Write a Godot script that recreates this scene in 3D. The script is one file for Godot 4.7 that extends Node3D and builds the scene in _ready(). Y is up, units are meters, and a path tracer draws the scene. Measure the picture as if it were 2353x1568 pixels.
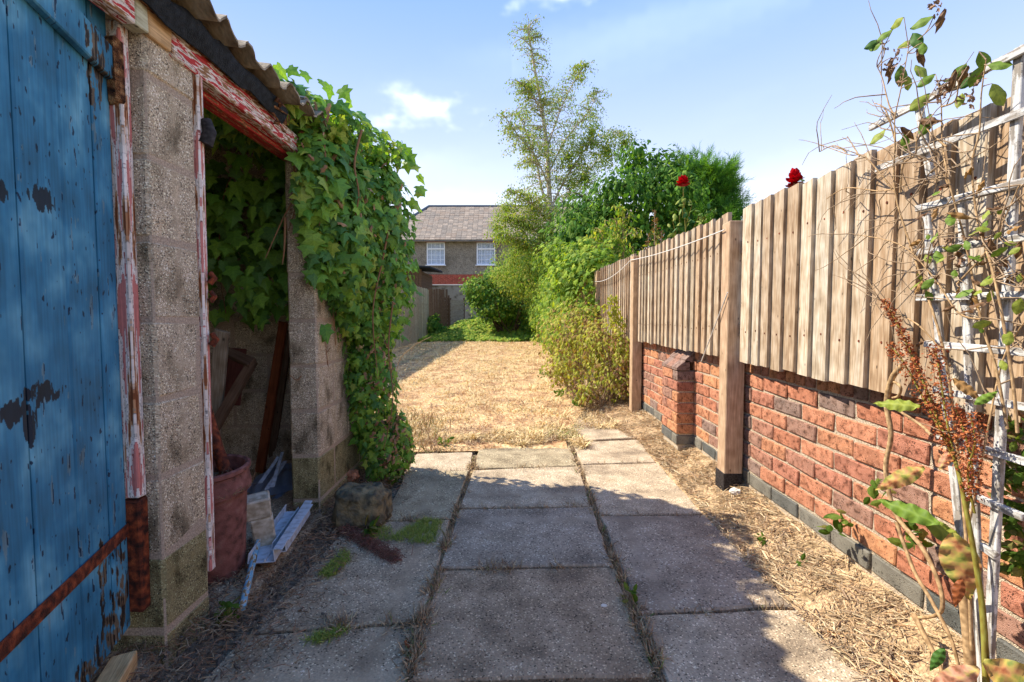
extends Node3D
# A weedy concrete path between a decayed block garage and a boarded fence on a brick wall, dry lawn and a house beyond.
# Metres, y up; the camera stands at x = 0, z = 0 and looks along -z. "d" below is the distance ahead (z = -d).

const FPX := 1142.0
const PITCH := 0.0525
const EYE := 1.0
var R := RandomNumberGenerator.new()
var M := {}
var used := {}

class MB:
	var v := PackedVector3Array()
	var n := PackedVector3Array()
	var uv := PackedVector2Array()
	var col := PackedColorArray()
	var idx := PackedInt32Array()
	var tint := Color.WHITE
	var uvo := Vector2.ZERO
	func pt(p: Vector3, nn: Vector3, t: Vector2) -> int:
		v.append(p); n.append(nn); uv.append(t); col.append(tint)
		return v.size() - 1
	func face(ps: Array, ts: Array, out: Vector3) -> void:
		var a: Vector3 = ps[0]
		var nn: Vector3 = (ps[2] - a).cross(ps[1] - a)
		var order := range(ps.size())
		if nn.dot(out) < 0:
			order.reverse(); nn = -nn
		nn = nn.normalized()
		var b := v.size()
		for k in order:
			pt(ps[k], nn, ts[k])
		for k in range(1, ps.size() - 1):
			idx.append(b); idx.append(b + k); idx.append(b + k + 1)
	func fuv(p: Vector3, g: int) -> Vector2:
		if g == 0: return Vector2(p.y + p.z, p.x) + uvo
		if g == 1: return Vector2(p.x + p.z, p.y) + uvo
		return Vector2(p.x + p.y, p.z) + uvo
	func poly(ps: Array, out: Vector3, g := 1) -> void:
		var ts := []
		for p in ps: ts.append(fuv(p, g))
		face(ps, ts, out)
	# a box with chamfered edges; g is the axis the grain runs along; jig moves the corners
	func cbox(x: Transform3D, s: Vector3, ch := 0.003, g := 1, jig := 0.0, rr: RandomNumberGenerator = null) -> void:
		var h := s * 0.5
		var q := {}
		for sx in [-1, 1]:
			for sy in [-1, 1]:
				for sz in [-1, 1]:
					var j := Vector3.ZERO
					if jig > 0.0 and rr: j = Vector3(rr.randf_range(-jig, jig), rr.randf_range(-jig, jig), rr.randf_range(-jig, jig))
					var k := Vector3i(sx, sy, sz)
					q[k] = [Vector3(sx * h.x, sy * (h.y - ch), sz * (h.z - ch)) + j, Vector3(sx * (h.x - ch), sy * h.y, sz * (h.z - ch)) + j, Vector3(sx * (h.x - ch), sy * (h.y - ch), sz * h.z) + j]
		var ax := [Vector3i(1, 0, 0), Vector3i(0, 1, 0), Vector3i(0, 0, 1)]
		for a in 3:
			var b := (a + 1) % 3
			var c := (a + 2) % 3
			for s1 in [-1, 1]:
				var qs := []
				for e in [[-1, -1], [-1, 1], [1, 1], [1, -1]]:
					qs.append(q[ax[a] * s1 + ax[b] * e[0] + ax[c] * e[1]][a])
				_emit(x, qs, Vector3(ax[a]) * s1, g)
				for s2 in [-1, 1]:
					var e0: Vector3i = ax[a] * s1 + ax[b] * s2 - ax[c]
					var e1: Vector3i = ax[a] * s1 + ax[b] * s2 + ax[c]
					_emit(x, [q[e0][a], q[e1][a], q[e1][b], q[e0][b]], Vector3(ax[a]) * s1 + Vector3(ax[b]) * s2, g)
		for k in q:
			_emit(x, [q[k][0], q[k][1], q[k][2]], Vector3(k), g)
	func _emit(x: Transform3D, ps: Array, out: Vector3, g: int) -> void:
		var w := []
		var ts := []
		for p in ps:
			w.append(x * p); ts.append(fuv(p, g))
		face(w, ts, x.basis * out)
	func bx(c: Vector3, s: Vector3, ch := 0.003, g := 1) -> void:
		cbox(Transform3D(Basis(), c), s, ch, g)
	# a round bar through points, radius from r0 to r1
	func tube(ps: PackedVector3Array, r0: float, r1: float, sides := 6, cap := true) -> void:
		if ps.size() < 2: return
		var up := Vector3(0.37, 0.61, 0.7)
		var b := v.size()
		var m := ps.size()
		var along := 0.0
		for k in m:
			var t: Vector3 = ps[mini(k + 1, m - 1)] - ps[maxi(k - 1, 0)]
			if t.length_squared() < 1e-12: t = Vector3.UP
			t = t.normalized()
			if k > 0: along += ps[k].distance_to(ps[k - 1])
			var s := up - t * up.dot(t)
			if s.length_squared() < 1e-6: s = t.cross(Vector3.RIGHT)
			s = s.normalized(); up = s
			var w := t.cross(s)
			var r := lerpf(r0, r1, float(k) / (m - 1))
			for j in sides + 1:
				var a := TAU * j / sides
				var o := s * cos(a) + w * sin(a)
				pt(ps[k] + o * r, o, Vector2(a * 0.16 * maxf(r, 0.01) * 6.0, along) + uvo)
		for k in m - 1:
			for j in sides:
				var i0 := b + k * (sides + 1) + j
				var i1 := i0 + sides + 1
				idx.append_array([i0, i1, i0 + 1, i0 + 1, i1, i1 + 1])
		if cap:
			for e in [0, m - 1]:
				var dirn: Vector3 = (ps[0] - ps[1] if e == 0 else ps[m - 1] - ps[m - 2]).normalized()
				var ring := []
				for j in sides: ring.append(v[b + e * (sides + 1) + j])
				poly(ring, dirn)
	# a lathe about +y: profile of (radius, height); wob bends the outline
	func lathe(x: Transform3D, prof: PackedVector2Array, sides := 24) -> void:
		for k in prof.size() - 1:
			var p0 := prof[k]
			var p1 := prof[k + 1]
			var nn := Vector2(p1.y - p0.y, -(p1.x - p0.x)).normalized()
			var b := v.size()
			for j in sides + 1:
				var a := TAU * j / sides
				var o := Vector3(cos(a), 0, sin(a))
				var nv := (x.basis * (o * nn.x + Vector3.UP * nn.y)).normalized()
				pt(x * (o * p0.x + Vector3.UP * p0.y), nv, Vector2(a * 0.2, p0.y + p0.x))
				pt(x * (o * p1.x + Vector3.UP * p1.y), nv, Vector2(a * 0.2, p1.y + p1.x))
			for j in sides:
				var i := b + j * 2
				idx.append_array([i, i + 2, i + 1, i + 2, i + 3, i + 1])
	# a sheet of rows of points, smooth; flip turns it over
	func grid(rows: Array, uvs := 1.0, flip := false) -> void:
		var b := v.size()
		var w: int = rows[0].size()
		for r in rows.size():
			for k in w:
				var p: Vector3 = rows[r][k]
				var du: Vector3 = rows[r][mini(k + 1, w - 1)] - rows[r][maxi(k - 1, 0)]
				var dv: Vector3 = rows[mini(r + 1, rows.size() - 1)][k] - rows[maxi(r - 1, 0)][k]
				var nn := du.cross(dv)
				if flip: nn = -nn
				if nn.length_squared() < 1e-14: nn = Vector3.UP
				pt(p, nn.normalized(), Vector2(p.x + p.y * 0.5, p.z + p.y * 0.5) * uvs + uvo)
		for r in rows.size() - 1:
			for k in w - 1:
				var i := b + r * w + k
				if flip: idx.append_array([i, i + 1, i + w, i + 1, i + w + 1, i + w])
				else: idx.append_array([i, i + w, i + 1, i + 1, i + w, i + w + 1])
	func mesh() -> ArrayMesh:
		var a := []
		a.resize(Mesh.ARRAY_MAX)
		a[Mesh.ARRAY_VERTEX] = v; a[Mesh.ARRAY_NORMAL] = n; a[Mesh.ARRAY_TEX_UV] = uv; a[Mesh.ARRAY_COLOR] = col; a[Mesh.ARRAY_INDEX] = idx
		var m := ArrayMesh.new()
		m.add_surface_from_arrays(Mesh.PRIMITIVE_TRIANGLES, a)
		return m

# many small copies of one mesh, each with a place and a colour
class Many:
	var b := PackedFloat32Array()
	var count := 0
	func add(x: Transform3D, c: Color) -> void:
		var m := x.basis
		b.append_array([m.x.x, m.y.x, m.z.x, x.origin.x, m.x.y, m.y.y, m.z.y, x.origin.y, m.x.z, m.y.z, m.z.z, x.origin.z, c.r, c.g, c.b, 1.0])
		count += 1

func many(parent: Node, called: String, mesh: Mesh, m: Material, a: Many) -> MultiMeshInstance3D:
	var mm := MultiMesh.new()
	mm.transform_format = MultiMesh.TRANSFORM_3D
	mm.use_colors = true
	mm.mesh = mesh
	mm.instance_count = a.count
	mm.buffer = a.b
	var o := MultiMeshInstance3D.new()
	o.name = called; o.multimesh = mm; o.material_override = m
	o.set_meta("kind", "stuff")
	parent.add_child(o, true)
	return o

func ray(px: float, py: float) -> Vector3:
	return Basis(Vector3.RIGHT, -PITCH) * Vector3((px - 1176.5) / FPX, -(py - 784.0) / FPX, -1.0)
func G(px: float, py: float, y := 0.0) -> Vector3:   # the point at height y seen in that direction
	var r := ray(px, py)
	return Vector3(0, EYE, 0) + r * ((y - EYE) / r.y)
func D(px: float, py: float, d: float) -> Vector3:   # at distance d
	var r := ray(px, py)
	return Vector3(0, EYE, 0) + r * (d / -r.z)
func XP(px: float, py: float, x: float) -> Vector3:  # on the plane x
	var r := ray(px, py)
	return Vector3(0, EYE, 0) + r * (x / r.x)

func numbered(called: String) -> String:
	if not used.has(called):
		used[called] = 0
		return called
	used[called] += 1
	return "%s_%03d" % [called, used[called]]
func tag(o: Node, label: String, category: String, group := "", kind := "") -> Node:
	if label: o.set_meta("label", label)
	if category: o.set_meta("category", category)
	if group: o.set_meta("group", group)
	if kind: o.set_meta("kind", kind)
	return o
func thing(called: String, label: String, category: String, at := Vector3.ZERO, group := "") -> Node3D:
	var o := Node3D.new()
	o.name = numbered(called); o.position = at
	add_child(o)
	tag(o, label, category, group)
	return o
func part(parent: Node, called: String, mesh: Mesh, m: Material) -> MeshInstance3D:
	var o := MeshInstance3D.new()
	o.name = called if parent != self else numbered(called)
	o.mesh = mesh; o.material_override = m
	o.cast_shadow = GeometryInstance3D.SHADOW_CASTING_SETTING_ON
	parent.add_child(o, true)
	return o
func structure(called: String, mesh: Mesh, m: Material) -> MeshInstance3D:
	var o := part(self, called, mesh, m)
	o.set_meta("kind", "structure")
	return o
func rr(a: float, b: float) -> float:
	return R.randf_range(a, b)
func rv(s: float) -> Vector3:
	return Vector3(rr(-s, s), rr(-s, s), rr(-s, s))

# a leaf's place: its face turned to nrm, its tip pointing along tip
func lxf(pos: Vector3, nrm: Vector3, tip: Vector3, s: float) -> Transform3D:
	var z := nrm.normalized()
	var y := -(tip - z * tip.dot(z))
	if y.length_squared() < 1e-6: y = z.cross(Vector3(0.3, 0.2, 0.9))
	y = y.normalized()
	return Transform3D(Basis(y.cross(z) * s, y * s, z * s), pos)

func leaf_mesh(outline: Array, fold: float, droop: float, centre := -0.3) -> ArrayMesh:
	var b := MB.new()
	var ps := []
	for p in outline: ps.append(p)
	for k in range(outline.size() - 2, 0, -1): ps.append(Vector2(-outline[k].x, outline[k].y))
	var up := func(p: Vector2) -> Vector3: return Vector3(p.x, p.y, -absf(p.x) * fold - p.y * p.y * droop)
	var c: Vector3 = up.call(Vector2(0, centre)) + Vector3(0, 0, 0.02)
	for k in ps.size():
		var p: Vector2 = ps[k]
		var q: Vector2 = ps[(k + 1) % ps.size()]
		b.face([c, up.call(p), up.call(q)], [Vector2(0, centre), p, q], Vector3(0, 0, 1))
	return b.mesh()

func leaf_grid(wide: Array, wave: float, waves: float, curl: float, fold: float) -> ArrayMesh:
	var b := MB.new()
	var rows := []
	var n := wide.size() * 2 - 1
	for i in n:
		var t := float(i) / (n - 1)
		var w := lerpf(wide[i / 2], wide[mini(i / 2 + 1, wide.size() - 1)], (i % 2) * 0.5)
		var row := []
		for c in 7:
			var e := (c - 3) / 3.0
			row.append(Vector3(e * w * 0.5, -t, -absf(e) * w * 0.5 * fold - curl * t * t + wave * sin(t * waves * TAU + (1.2 if e < 0 else 0.0)) * absf(e)))
		rows.append(row)
	b.grid(rows, 1.0, true)
	for k in b.v.size(): b.uv[k] = Vector2(b.v[k].x, b.v[k].y)
	return b.mesh()

var L := {}
func leaf_shapes() -> void:
	L.ivy = leaf_mesh([Vector2(0, 0), Vector2(0.2, 0.13), Vector2(0.44, 0.04), Vector2(0.31, -0.17), Vector2(0.55, -0.36), Vector2(0.25, -0.5), Vector2(0, -1)], 0.22, 0.18)
	L.ivy_flat = leaf_mesh([Vector2(0, 0), Vector2(0.24, 0.1), Vector2(0.4, -0.02), Vector2(0.33, -0.2), Vector2(0.6, -0.42), Vector2(0.22, -0.55), Vector2(0, -0.92)], 0.1, 0.3)
	L.ivy_narrow = leaf_mesh([Vector2(0, 0), Vector2(0.16, 0.1), Vector2(0.3, -0.02), Vector2(0.26, -0.25), Vector2(0.36, -0.38), Vector2(0.17, -0.6), Vector2(0, -1.1)], 0.3, 0.1)
	L.broad = leaf_grid([0.02, 0.30, 0.50, 0.56, 0.50, 0.34, 0.02], 0.03, 2.0, 0.22, 0.22)
	L.curled = leaf_grid([0.03, 0.26, 0.34, 0.40, 0.36, 0.22, 0.02], 0.12, 2.5, 0.75, 0.8)
	L.oval = leaf_mesh([Vector2(0, 0), Vector2(0.16, -0.14), Vector2(0.27, -0.42), Vector2(0.2, -0.75), Vector2(0, -1)], 0.3, 0.25, -0.45)
	L.dock = leaf_grid([0.05, 0.20, 0.30, 0.34, 0.33, 0.28, 0.20, 0.11, 0.01], 0.055, 4.5, 0.30, 0.45)
	L.withered = leaf_mesh([Vector2(0, 0), Vector2(0.22, -0.1), Vector2(0.16, -0.4), Vector2(0.3, -0.6), Vector2(0.1, -0.8), Vector2(0, -1)], 0.9, 0.7, -0.4)
	L.small = leaf_mesh([Vector2(0, 0), Vector2(0.3, -0.45), Vector2(0, -1)], 0.35, 0.2, -0.45)
	var b := MB.new()   # one blade of grass, root at the origin, bending over along +x
	var w := [0.036, 0.028, 0.0]
	var sp := [Vector3.ZERO, Vector3(0.12, 0.55, 0), Vector3(0.5, 0.9, 0)]
	b.face([sp[0] + Vector3(0, 0, w[0]), sp[0] - Vector3(0, 0, w[0]), sp[1] - Vector3(0, 0, w[1]), sp[1] + Vector3(0, 0, w[1])], [Vector2(), Vector2(), Vector2(), Vector2()], Vector3(-1, 0.3, 0))
	b.face([sp[1] + Vector3(0, 0, w[1]), sp[1] - Vector3(0, 0, w[1]), sp[2]], [Vector2(), Vector2(), Vector2()], Vector3(-1, 1, 0))
	L.blade = b.mesh()
	b = MB.new()        # a straw: a bent sliver lying along x
	for f in [Vector3(0, 0, 0.036), Vector3(0, 0.03, 0.008)]:
		b.face([Vector3(-0.5, 0.01, 0) + f, Vector3(-0.5, 0.01, 0) - f, Vector3(0.05, 0.05, 0.03) - f, Vector3(0.05, 0.05, 0.03) + f], [Vector2(), Vector2(), Vector2(), Vector2()], Vector3(0, 1, 0.5))
		b.face([Vector3(0.05, 0.05, 0.03) + f, Vector3(0.05, 0.05, 0.03) - f, Vector3(0.5, 0.02, 0) - f * 0.5, Vector3(0.5, 0.02, 0) + f * 0.5], [Vector2(), Vector2(), Vector2(), Vector2()], Vector3(0, 1, 0.5))
	L.straw = b.mesh()
	b = MB.new()        # a flat feathery spray, as on a cypress
	for k in 9:
		var t := 0.1 + 0.1 * k
		var s := 1 if k % 2 else -1
		var root := Vector3(0, -t, 0)
		var tipv := Vector3(s * 0.34 * (1.15 - t), -t - 0.3, rr(-0.1, 0.1))
		b.face([root + Vector3(0, 0.04, 0), root - Vector3(0, 0.05, 0), tipv], [Vector2(), Vector2(), Vector2()], Vector3(0, 0, 1))
	b.face([Vector3(-0.02, 0, 0), Vector3(0.02, 0, 0), Vector3(0, -1.25, -0.1)], [Vector2(), Vector2(), Vector2()], Vector3(0, 0, 1))
	L.spray = b.mesh()

func _ready() -> void:
	R.seed = 7
	# camera
	var cam := Camera3D.new()
	cam.name = "camera"
	cam.fov = rad_to_deg(2.0 * atan(784.0 / FPX))
	cam.near = 0.05; cam.far = 600.0
	cam.position = Vector3(0, EYE, 0)
	cam.rotation.x = -PITCH
	add_child(cam)
	# sky
	var sm := ProceduralSkyMaterial.new()
	sm.sky_top_color = Color(0.07, 0.25, 0.70).linear_to_srgb()
	sm.sky_horizon_color = Color(1.0, 1.0, 1.0)
	sm.sky_curve = 0.255
	sm.sky_energy_multiplier = 0.9
	sm.ground_horizon_color = rgb(150, 140, 120)
	sm.ground_bottom_color = rgb(110, 100, 84)
	sm.sun_angle_max = 1.0
	sm.sky_cover = clouds()
	sm.sky_cover_modulate = Color(1, 1, 1)
	var sky := Sky.new()
	sky.sky_material = sm
	var e := Environment.new()
	e.background_mode = Environment.BG_SKY
	e.sky = sky
	e.background_energy_multiplier = 1.0
	e.tonemap_mode = Environment.TONE_MAPPER_LINEAR
	e.tonemap_exposure = 2.0
	e.sdfgi_enabled = true; e.ssao_enabled = true; e.ssil_enabled = true
	var we := WorldEnvironment.new()
	we.name = "world_environment"; we.environment = e
	add_child(we)
	# sun: high on the side of the garage, a little ahead of the camera
	var sun := DirectionalLight3D.new()
	sun.name = "sun"
	sun.light_energy = 1.4
	sun.light_color = rgb(255, 244, 226)
	sun.light_angular_distance = 0.53
	sun.shadow_enabled = true
	add_child(sun)
	var to := Vector3(0.644, -0.728, 0.234)
	sun.look_at_from_position(-to * 20.0, Vector3.ZERO)

	leaf_shapes()
	materials()
	ground()
	paving()
	lawn()
	brick_wall()
	fence()
	garage()
	left_fence()
	house()
	back_yard()
	garden_trees()
	garage_ivy()
	shrubs()
	trellis()
	climber()
	dock()
	clutter()
	litter()

# thin streaks of high cloud and a few small heaps, the same all round the sky
func clouds() -> ImageTexture:
	var w := 512
	var h := 256
	var f := FastNoiseLite.new()
	f.noise_type = FastNoiseLite.TYPE_SIMPLEX_SMOOTH; f.frequency = 0.02; f.fractal_octaves = 5; f.seed = 5
	var im := f.get_seamless_image(w / 4, h)
	im.convert(Image.FORMAT_L8)
	im.resize(w, h, Image.INTERPOLATE_CUBIC)
	var a := im.get_data()
	var out := Image.create(w, h, false, Image.FORMAT_RGBA8)
	for y in h / 2:
		for x in w:
			var t := clampf((a[posmod(int(y * 1.5 + 14.0 * sin(x * TAU / w)), h) * w + x] - 118) / 120.0, 0.0, 1.0)
			out.set_pixel(x, y, Color(0.78, 0.78, 0.76, t * t * 0.3))
	out.resize(2048, 1024, Image.INTERPOLATE_CUBIC)
	var g := FastNoiseLite.new()
	g.noise_type = FastNoiseLite.TYPE_SIMPLEX_SMOOTH; g.frequency = 0.035; g.fractal_octaves = 5; g.seed = 11
	# heaps: azimuth and height in degrees, half width, half height
	for c in [[-10.5, 22.0, 5.2, 1.5], [-14.0, 20.8, 3.0, 0.9], [4.5, 31.8, 4.6, 0.8], [-24.0, 31.0, 3.4, 0.7], [62, 16, 6, 1.6], [101, 26, 5, 1.4], [150, 19, 7, 1.8], [-150, 24, 5, 1.5], [-100, 17, 6, 1.6], [-60, 28, 4, 1.2], [180, 33, 5, 1.3]]:
		var cx := int(c[0] / 360.0 * 2048)
		var cy := int((0.5 - c[1] / 180.0) * 1024)
		var hw := int(c[2] * 5.69 * 1.5)
		var hh := int(c[3] * 5.69 * 2.4)
		for y in range(-hh, hh):
			for x in range(-hw, hw):
				var q := Vector2(x / (c[2] * 5.69), y / (c[3] * 5.69 * (1.0 if y < 0 else 1.5)))
				var t := clampf((1.15 - q.length() + g.get_noise_2d(x + cx, y * 2.2 + cy) * 1.2) * 0.75, 0.0, 1.0)
				if t > 0.0:
					var px := posmod(cx + x, 2048)
					var o := out.get_pixel(px, cy + y)
					out.set_pixel(px, cy + y, Color(0.82, 0.80, 0.76, clampf(o.a + t * t * 0.95, 0, 1)))
	return ImageTexture.create_from_image(out)

func noise_bytes(w: int, h: int, freq: float, kind := FastNoiseLite.TYPE_SIMPLEX_SMOOTH, oct := 3, sd := 1) -> PackedByteArray:
	var f := FastNoiseLite.new()
	f.noise_type = kind; f.frequency = freq; f.fractal_octaves = oct; f.seed = sd
	if kind == FastNoiseLite.TYPE_CELLULAR: f.cellular_return_type = FastNoiseLite.RETURN_CELL_VALUE
	var im := f.get_seamless_image(w, h)
	im.convert(Image.FORMAT_L8)
	return im.get_data()
func stretched(w: int, h: int, by: int, freq: float, oct := 3, sd := 1) -> PackedByteArray:   # noise drawn out along v
	var f := FastNoiseLite.new()
	f.noise_type = FastNoiseLite.TYPE_SIMPLEX_SMOOTH; f.frequency = freq; f.fractal_octaves = oct; f.seed = sd
	var im := f.get_seamless_image(w, h / by)
	im.convert(Image.FORMAT_L8)
	im.resize(w, h, Image.INTERPOLATE_CUBIC)
	return im.get_data()
func picture(w: int, h: int, a: PackedByteArray) -> ImageTexture:
	return ImageTexture.create_from_image(Image.create_from_data(w, h, false, Image.FORMAT_RGB8, a))

# crumbs of stone in a binder: lo to hi, a share of pale and dark grains, patches of coarse noise
func grit(size: int, lo: Color, hi: Color, pale: float, dark: float, patch: float, sd: int, cell := 0.12) -> ImageTexture:
	var a := noise_bytes(size, size, cell, FastNoiseLite.TYPE_CELLULAR, 1, sd)
	var b := noise_bytes(size, size, 0.35, FastNoiseLite.TYPE_VALUE, 2, sd + 1)
	var c := noise_bytes(size, size, 0.012, FastNoiseLite.TYPE_SIMPLEX_SMOOTH, 4, sd + 2)
	var out := PackedByteArray()
	out.resize(size * size * 3)
	var pl := int(255 * (1.0 - pale))
	var dk := int(255 * dark)
	var kr := (hi.r - lo.r)
	var kg := (hi.g - lo.g)
	var kb := (hi.b - lo.b)
	for i in size * size:
		var ca := a[i]
		var t := ca * 0.0018 + b[i] * 0.0021
		var p := 1.0 + (c[i] - 128) * 0.0078 * patch
		if ca > pl: p *= 1.35
		elif ca < dk: p *= 0.55
		var j := i * 3
		out[j] = clampi(int((lo.r + kr * t) * p * 255), 0, 255)
		out[j + 1] = clampi(int((lo.g + kg * t) * p * 255), 0, 255)
		out[j + 2] = clampi(int((lo.b + kb * t) * p * 255), 0, 255)
	return picture(size, size, out)

# grain along v, pale between lo and hi; some knots
func grain(w: int, h: int, lo: Color, hi: Color, sd: int, knots := 6) -> ImageTexture:
	var a := stretched(w, h, 16, 0.11, 3, sd)
	var b := stretched(w, h, 32, 0.35, 2, sd + 5)
	var c := noise_bytes(w, h, 0.012, FastNoiseLite.TYPE_SIMPLEX_SMOOTH, 3, sd + 9)
	var out := PackedByteArray()
	out.resize(w * h * 3)
	for i in w * h:
		var t := clampf(a[i] * 0.0028 + b[i] * 0.0022 + (c[i] - 128) * 0.002 - 0.1, 0.0, 1.0)
		if b[i] < 46: t *= 0.45
		var j := i * 3
		out[j] = int((lo.r + (hi.r - lo.r) * t) * 255)
		out[j + 1] = int((lo.g + (hi.g - lo.g) * t) * 255)
		out[j + 2] = int((lo.b + (hi.b - lo.b) * t) * 255)
	var g := RandomNumberGenerator.new()
	g.seed = sd
	for k in knots:
		var cx := g.randi_range(8, w - 9)
		var cy := g.randi_range(12, h - 13)
		var s := g.randf_range(2.5, 5.0)
		for y in range(-12, 13):
			for x in range(-8, 9):
				var q := sqrt(x * x * 1.6 + y * y * 0.7) / s
				if q < 1.5:
					var j: int = ((cy + y) * w + cx + x) * 3
					var f := 0.55 + 0.3 * clampf(q - 0.5, 0, 1) if q < 1.0 else 0.85
					for e in 3: out[j + e] = int(out[j + e] * f)
	return picture(w, h, out)

# coats of paint that have flaked: cols runs from the bare wood up to the last coat, at the given shares
func flaked(w: int, h: int, cols: Array, cuts: Array, sd: int, by := 4, freq := 0.03) -> ImageTexture:
	var a := stretched(w, h, by, freq, 5, sd)
	var b := stretched(w, h, by * 4, 0.2, 2, sd + 3)
	var c := noise_bytes(w, h, 0.2, FastNoiseLite.TYPE_VALUE, 2, sd + 4)
	var out := PackedByteArray()
	out.resize(w * h * 3)
	for i in w * h:
		var t := (a[i] * 0.8 + b[i] * 0.13 + c[i] * 0.07) / 255.0
		var k := 0
		while k < cuts.size() and t > cuts[k]: k += 1
		var q: Color = cols[k]
		var f := 0.8 + 0.25 * b[i] / 255.0 + 0.1 * c[i] / 255.0
		if k > 0 and t - cuts[k - 1] < 0.008: f *= 0.6
		var j := i * 3
		out[j] = clampi(int(q.r * f * 255), 0, 255)
		out[j + 1] = clampi(int(q.g * f * 255), 0, 255)
		out[j + 2] = clampi(int(q.b * f * 255), 0, 255)
	return picture(w, h, out)

func rgb(r: int, g: int, b: int) -> Color:
	return Color(r / 255.0, g / 255.0, b / 255.0)

# the blue door: u runs across it (0.8 m), v up it (2.1 m); chipped, scuffed, bare and black in places
func blue_paint() -> ImageTexture:
	var w := 400
	var h := 1024
	var a := stretched(w, h, 4, 0.045, 4, 31)
	var b := stretched(w, h, 16, 0.16, 2, 32)
	var c := noise_bytes(w, h, 0.010, FastNoiseLite.TYPE_SIMPLEX_SMOOTH, 4, 33)
	var e := stretched(w, h, 2, 0.09, 2, 34)
	var sc := stretched(w, h, 2, 0.06, 4, 35)
	var out := PackedByteArray()
	out.resize(w * h * 3)
	# patches rubbed to the black undercoat: u, v (of 1), half sizes
	var rubs := [[0.40, 0.59, 0.05, 0.009], [0.56, 0.585, 0.03, 0.008], [0.45, 0.40, 0.07, 0.009], [0.56, 0.39, 0.04, 0.010], [0.50, 0.378, 0.02, 0.018]]
	var bare := [[0.08, 0.765, 0.06, 0.05], [0.15, 0.80, 0.05, 0.02], [0.05, 0.12, 0.07, 0.06], [0.13, 0.08, 0.09, 0.05], [0.3, 0.06, 0.12, 0.035], [0.5, 0.04, 0.2, 0.03], [0.17, 0.17, 0.03, 0.04]]
	for y in h:
		var vv := 1.0 - float(y) / h
		for x in w:
			var i := y * w + x
			var uu := float(x) / w
			var s := 0.86 + 0.2 * b[i] / 255.0 + (c[i] - 128) * 0.0016
			var pale := clampf((c[i] - 110) / 110.0, 0.0, 1.0) * 0.45
			var q := Color(0.22 + pale * 0.36, 0.50 + pale * 0.20, 0.64 + pale * 0.06)
			if e[i] > 210 or (a[i] > 206 and b[i] > 130): q = Color(0.10, 0.19, 0.28)
			elif a[i] > 200: q = Color(0.42, 0.56, 0.62)
			for k in rubs:
				var t: float = pow((uu - k[0]) / k[2], 2) + pow((vv - k[1]) / k[3], 2)
				if t < 2.2 and sc[i] + b[i] * 0.6 + e[i] * 0.3 > 150 + 75 * t: q = Color(0.12, 0.17, 0.22)
			for k in bare:
				var t: float = pow((uu - k[0]) / k[2], 2) + pow((vv - k[1]) / k[3], 2)
				if t < 1.6 and sc[i] + b[i] * 0.3 > 135 + 70 * t: q = Color(0.42, 0.36, 0.29) if sc[i] + b[i] < 300 else Color(0.16, 0.13, 0.11)
			var j := i * 3
			out[j] = clampi(int(q.r * s * 255), 0, 255)
			out[j + 1] = clampi(int(q.g * s * 255), 0, 255)
			out[j + 2] = clampi(int(q.b * s * 255), 0, 255)
	return picture(w, h, out)

func ramp_noise(size: int, freq: float, cols: Array, sd: int, oct := 4) -> NoiseTexture2D:
	var f := FastNoiseLite.new()
	f.noise_type = FastNoiseLite.TYPE_SIMPLEX_SMOOTH; f.frequency = freq; f.fractal_octaves = oct; f.seed = sd
	var g := Gradient.new()
	g.offsets = PackedFloat32Array(); g.colors = PackedColorArray()
	for k in cols.size(): g.add_point(0.12 + 0.76 * k / (cols.size() - 1), cols[k])
	var t := NoiseTexture2D.new()
	t.width = size; t.height = size; t.seamless = true; t.noise = f; t.color_ramp = g
	return t
func plain_noise(size: int, freq: float, sd: int, oct := 4, cell := false) -> NoiseTexture2D:
	var f := FastNoiseLite.new()
	f.noise_type = FastNoiseLite.TYPE_CELLULAR if cell else FastNoiseLite.TYPE_SIMPLEX_SMOOTH
	f.frequency = freq; f.fractal_octaves = oct; f.seed = sd
	var t := NoiseTexture2D.new()
	t.width = size; t.height = size; t.seamless = true; t.noise = f
	return t

func mat(called: String, c: Color, rough := 0.85, t: Texture2D = null, scale := Vector3.ONE, world := false) -> StandardMaterial3D:
	var m := StandardMaterial3D.new()
	m.resource_name = called
	m.albedo_color = c
	m.roughness = rough
	m.metallic_specular = 0.35
	m.cull_mode = BaseMaterial3D.CULL_DISABLED
	if t: m.albedo_texture = t
	m.uv1_scale = scale
	if world:
		m.uv1_triplanar = true; m.uv1_world_triplanar = true; m.uv1_triplanar_sharpness = 4.0
	M[called] = m
	return m
func relief(m: StandardMaterial3D, t: Texture2D, cm: float) -> StandardMaterial3D:
	m.heightmap_enabled = true; m.heightmap_texture = t; m.heightmap_scale = cm
	return m
func patchy(m: StandardMaterial3D, t: Texture2D, scale: Vector3) -> StandardMaterial3D:
	m.detail_enabled = true; m.detail_albedo = t; m.detail_blend_mode = BaseMaterial3D.BLEND_MODE_MUL
	m.detail_uv_layer = BaseMaterial3D.DETAIL_UV_2
	m.uv2_scale = scale; m.uv2_triplanar = true; m.uv2_world_triplanar = true
	return m
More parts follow.
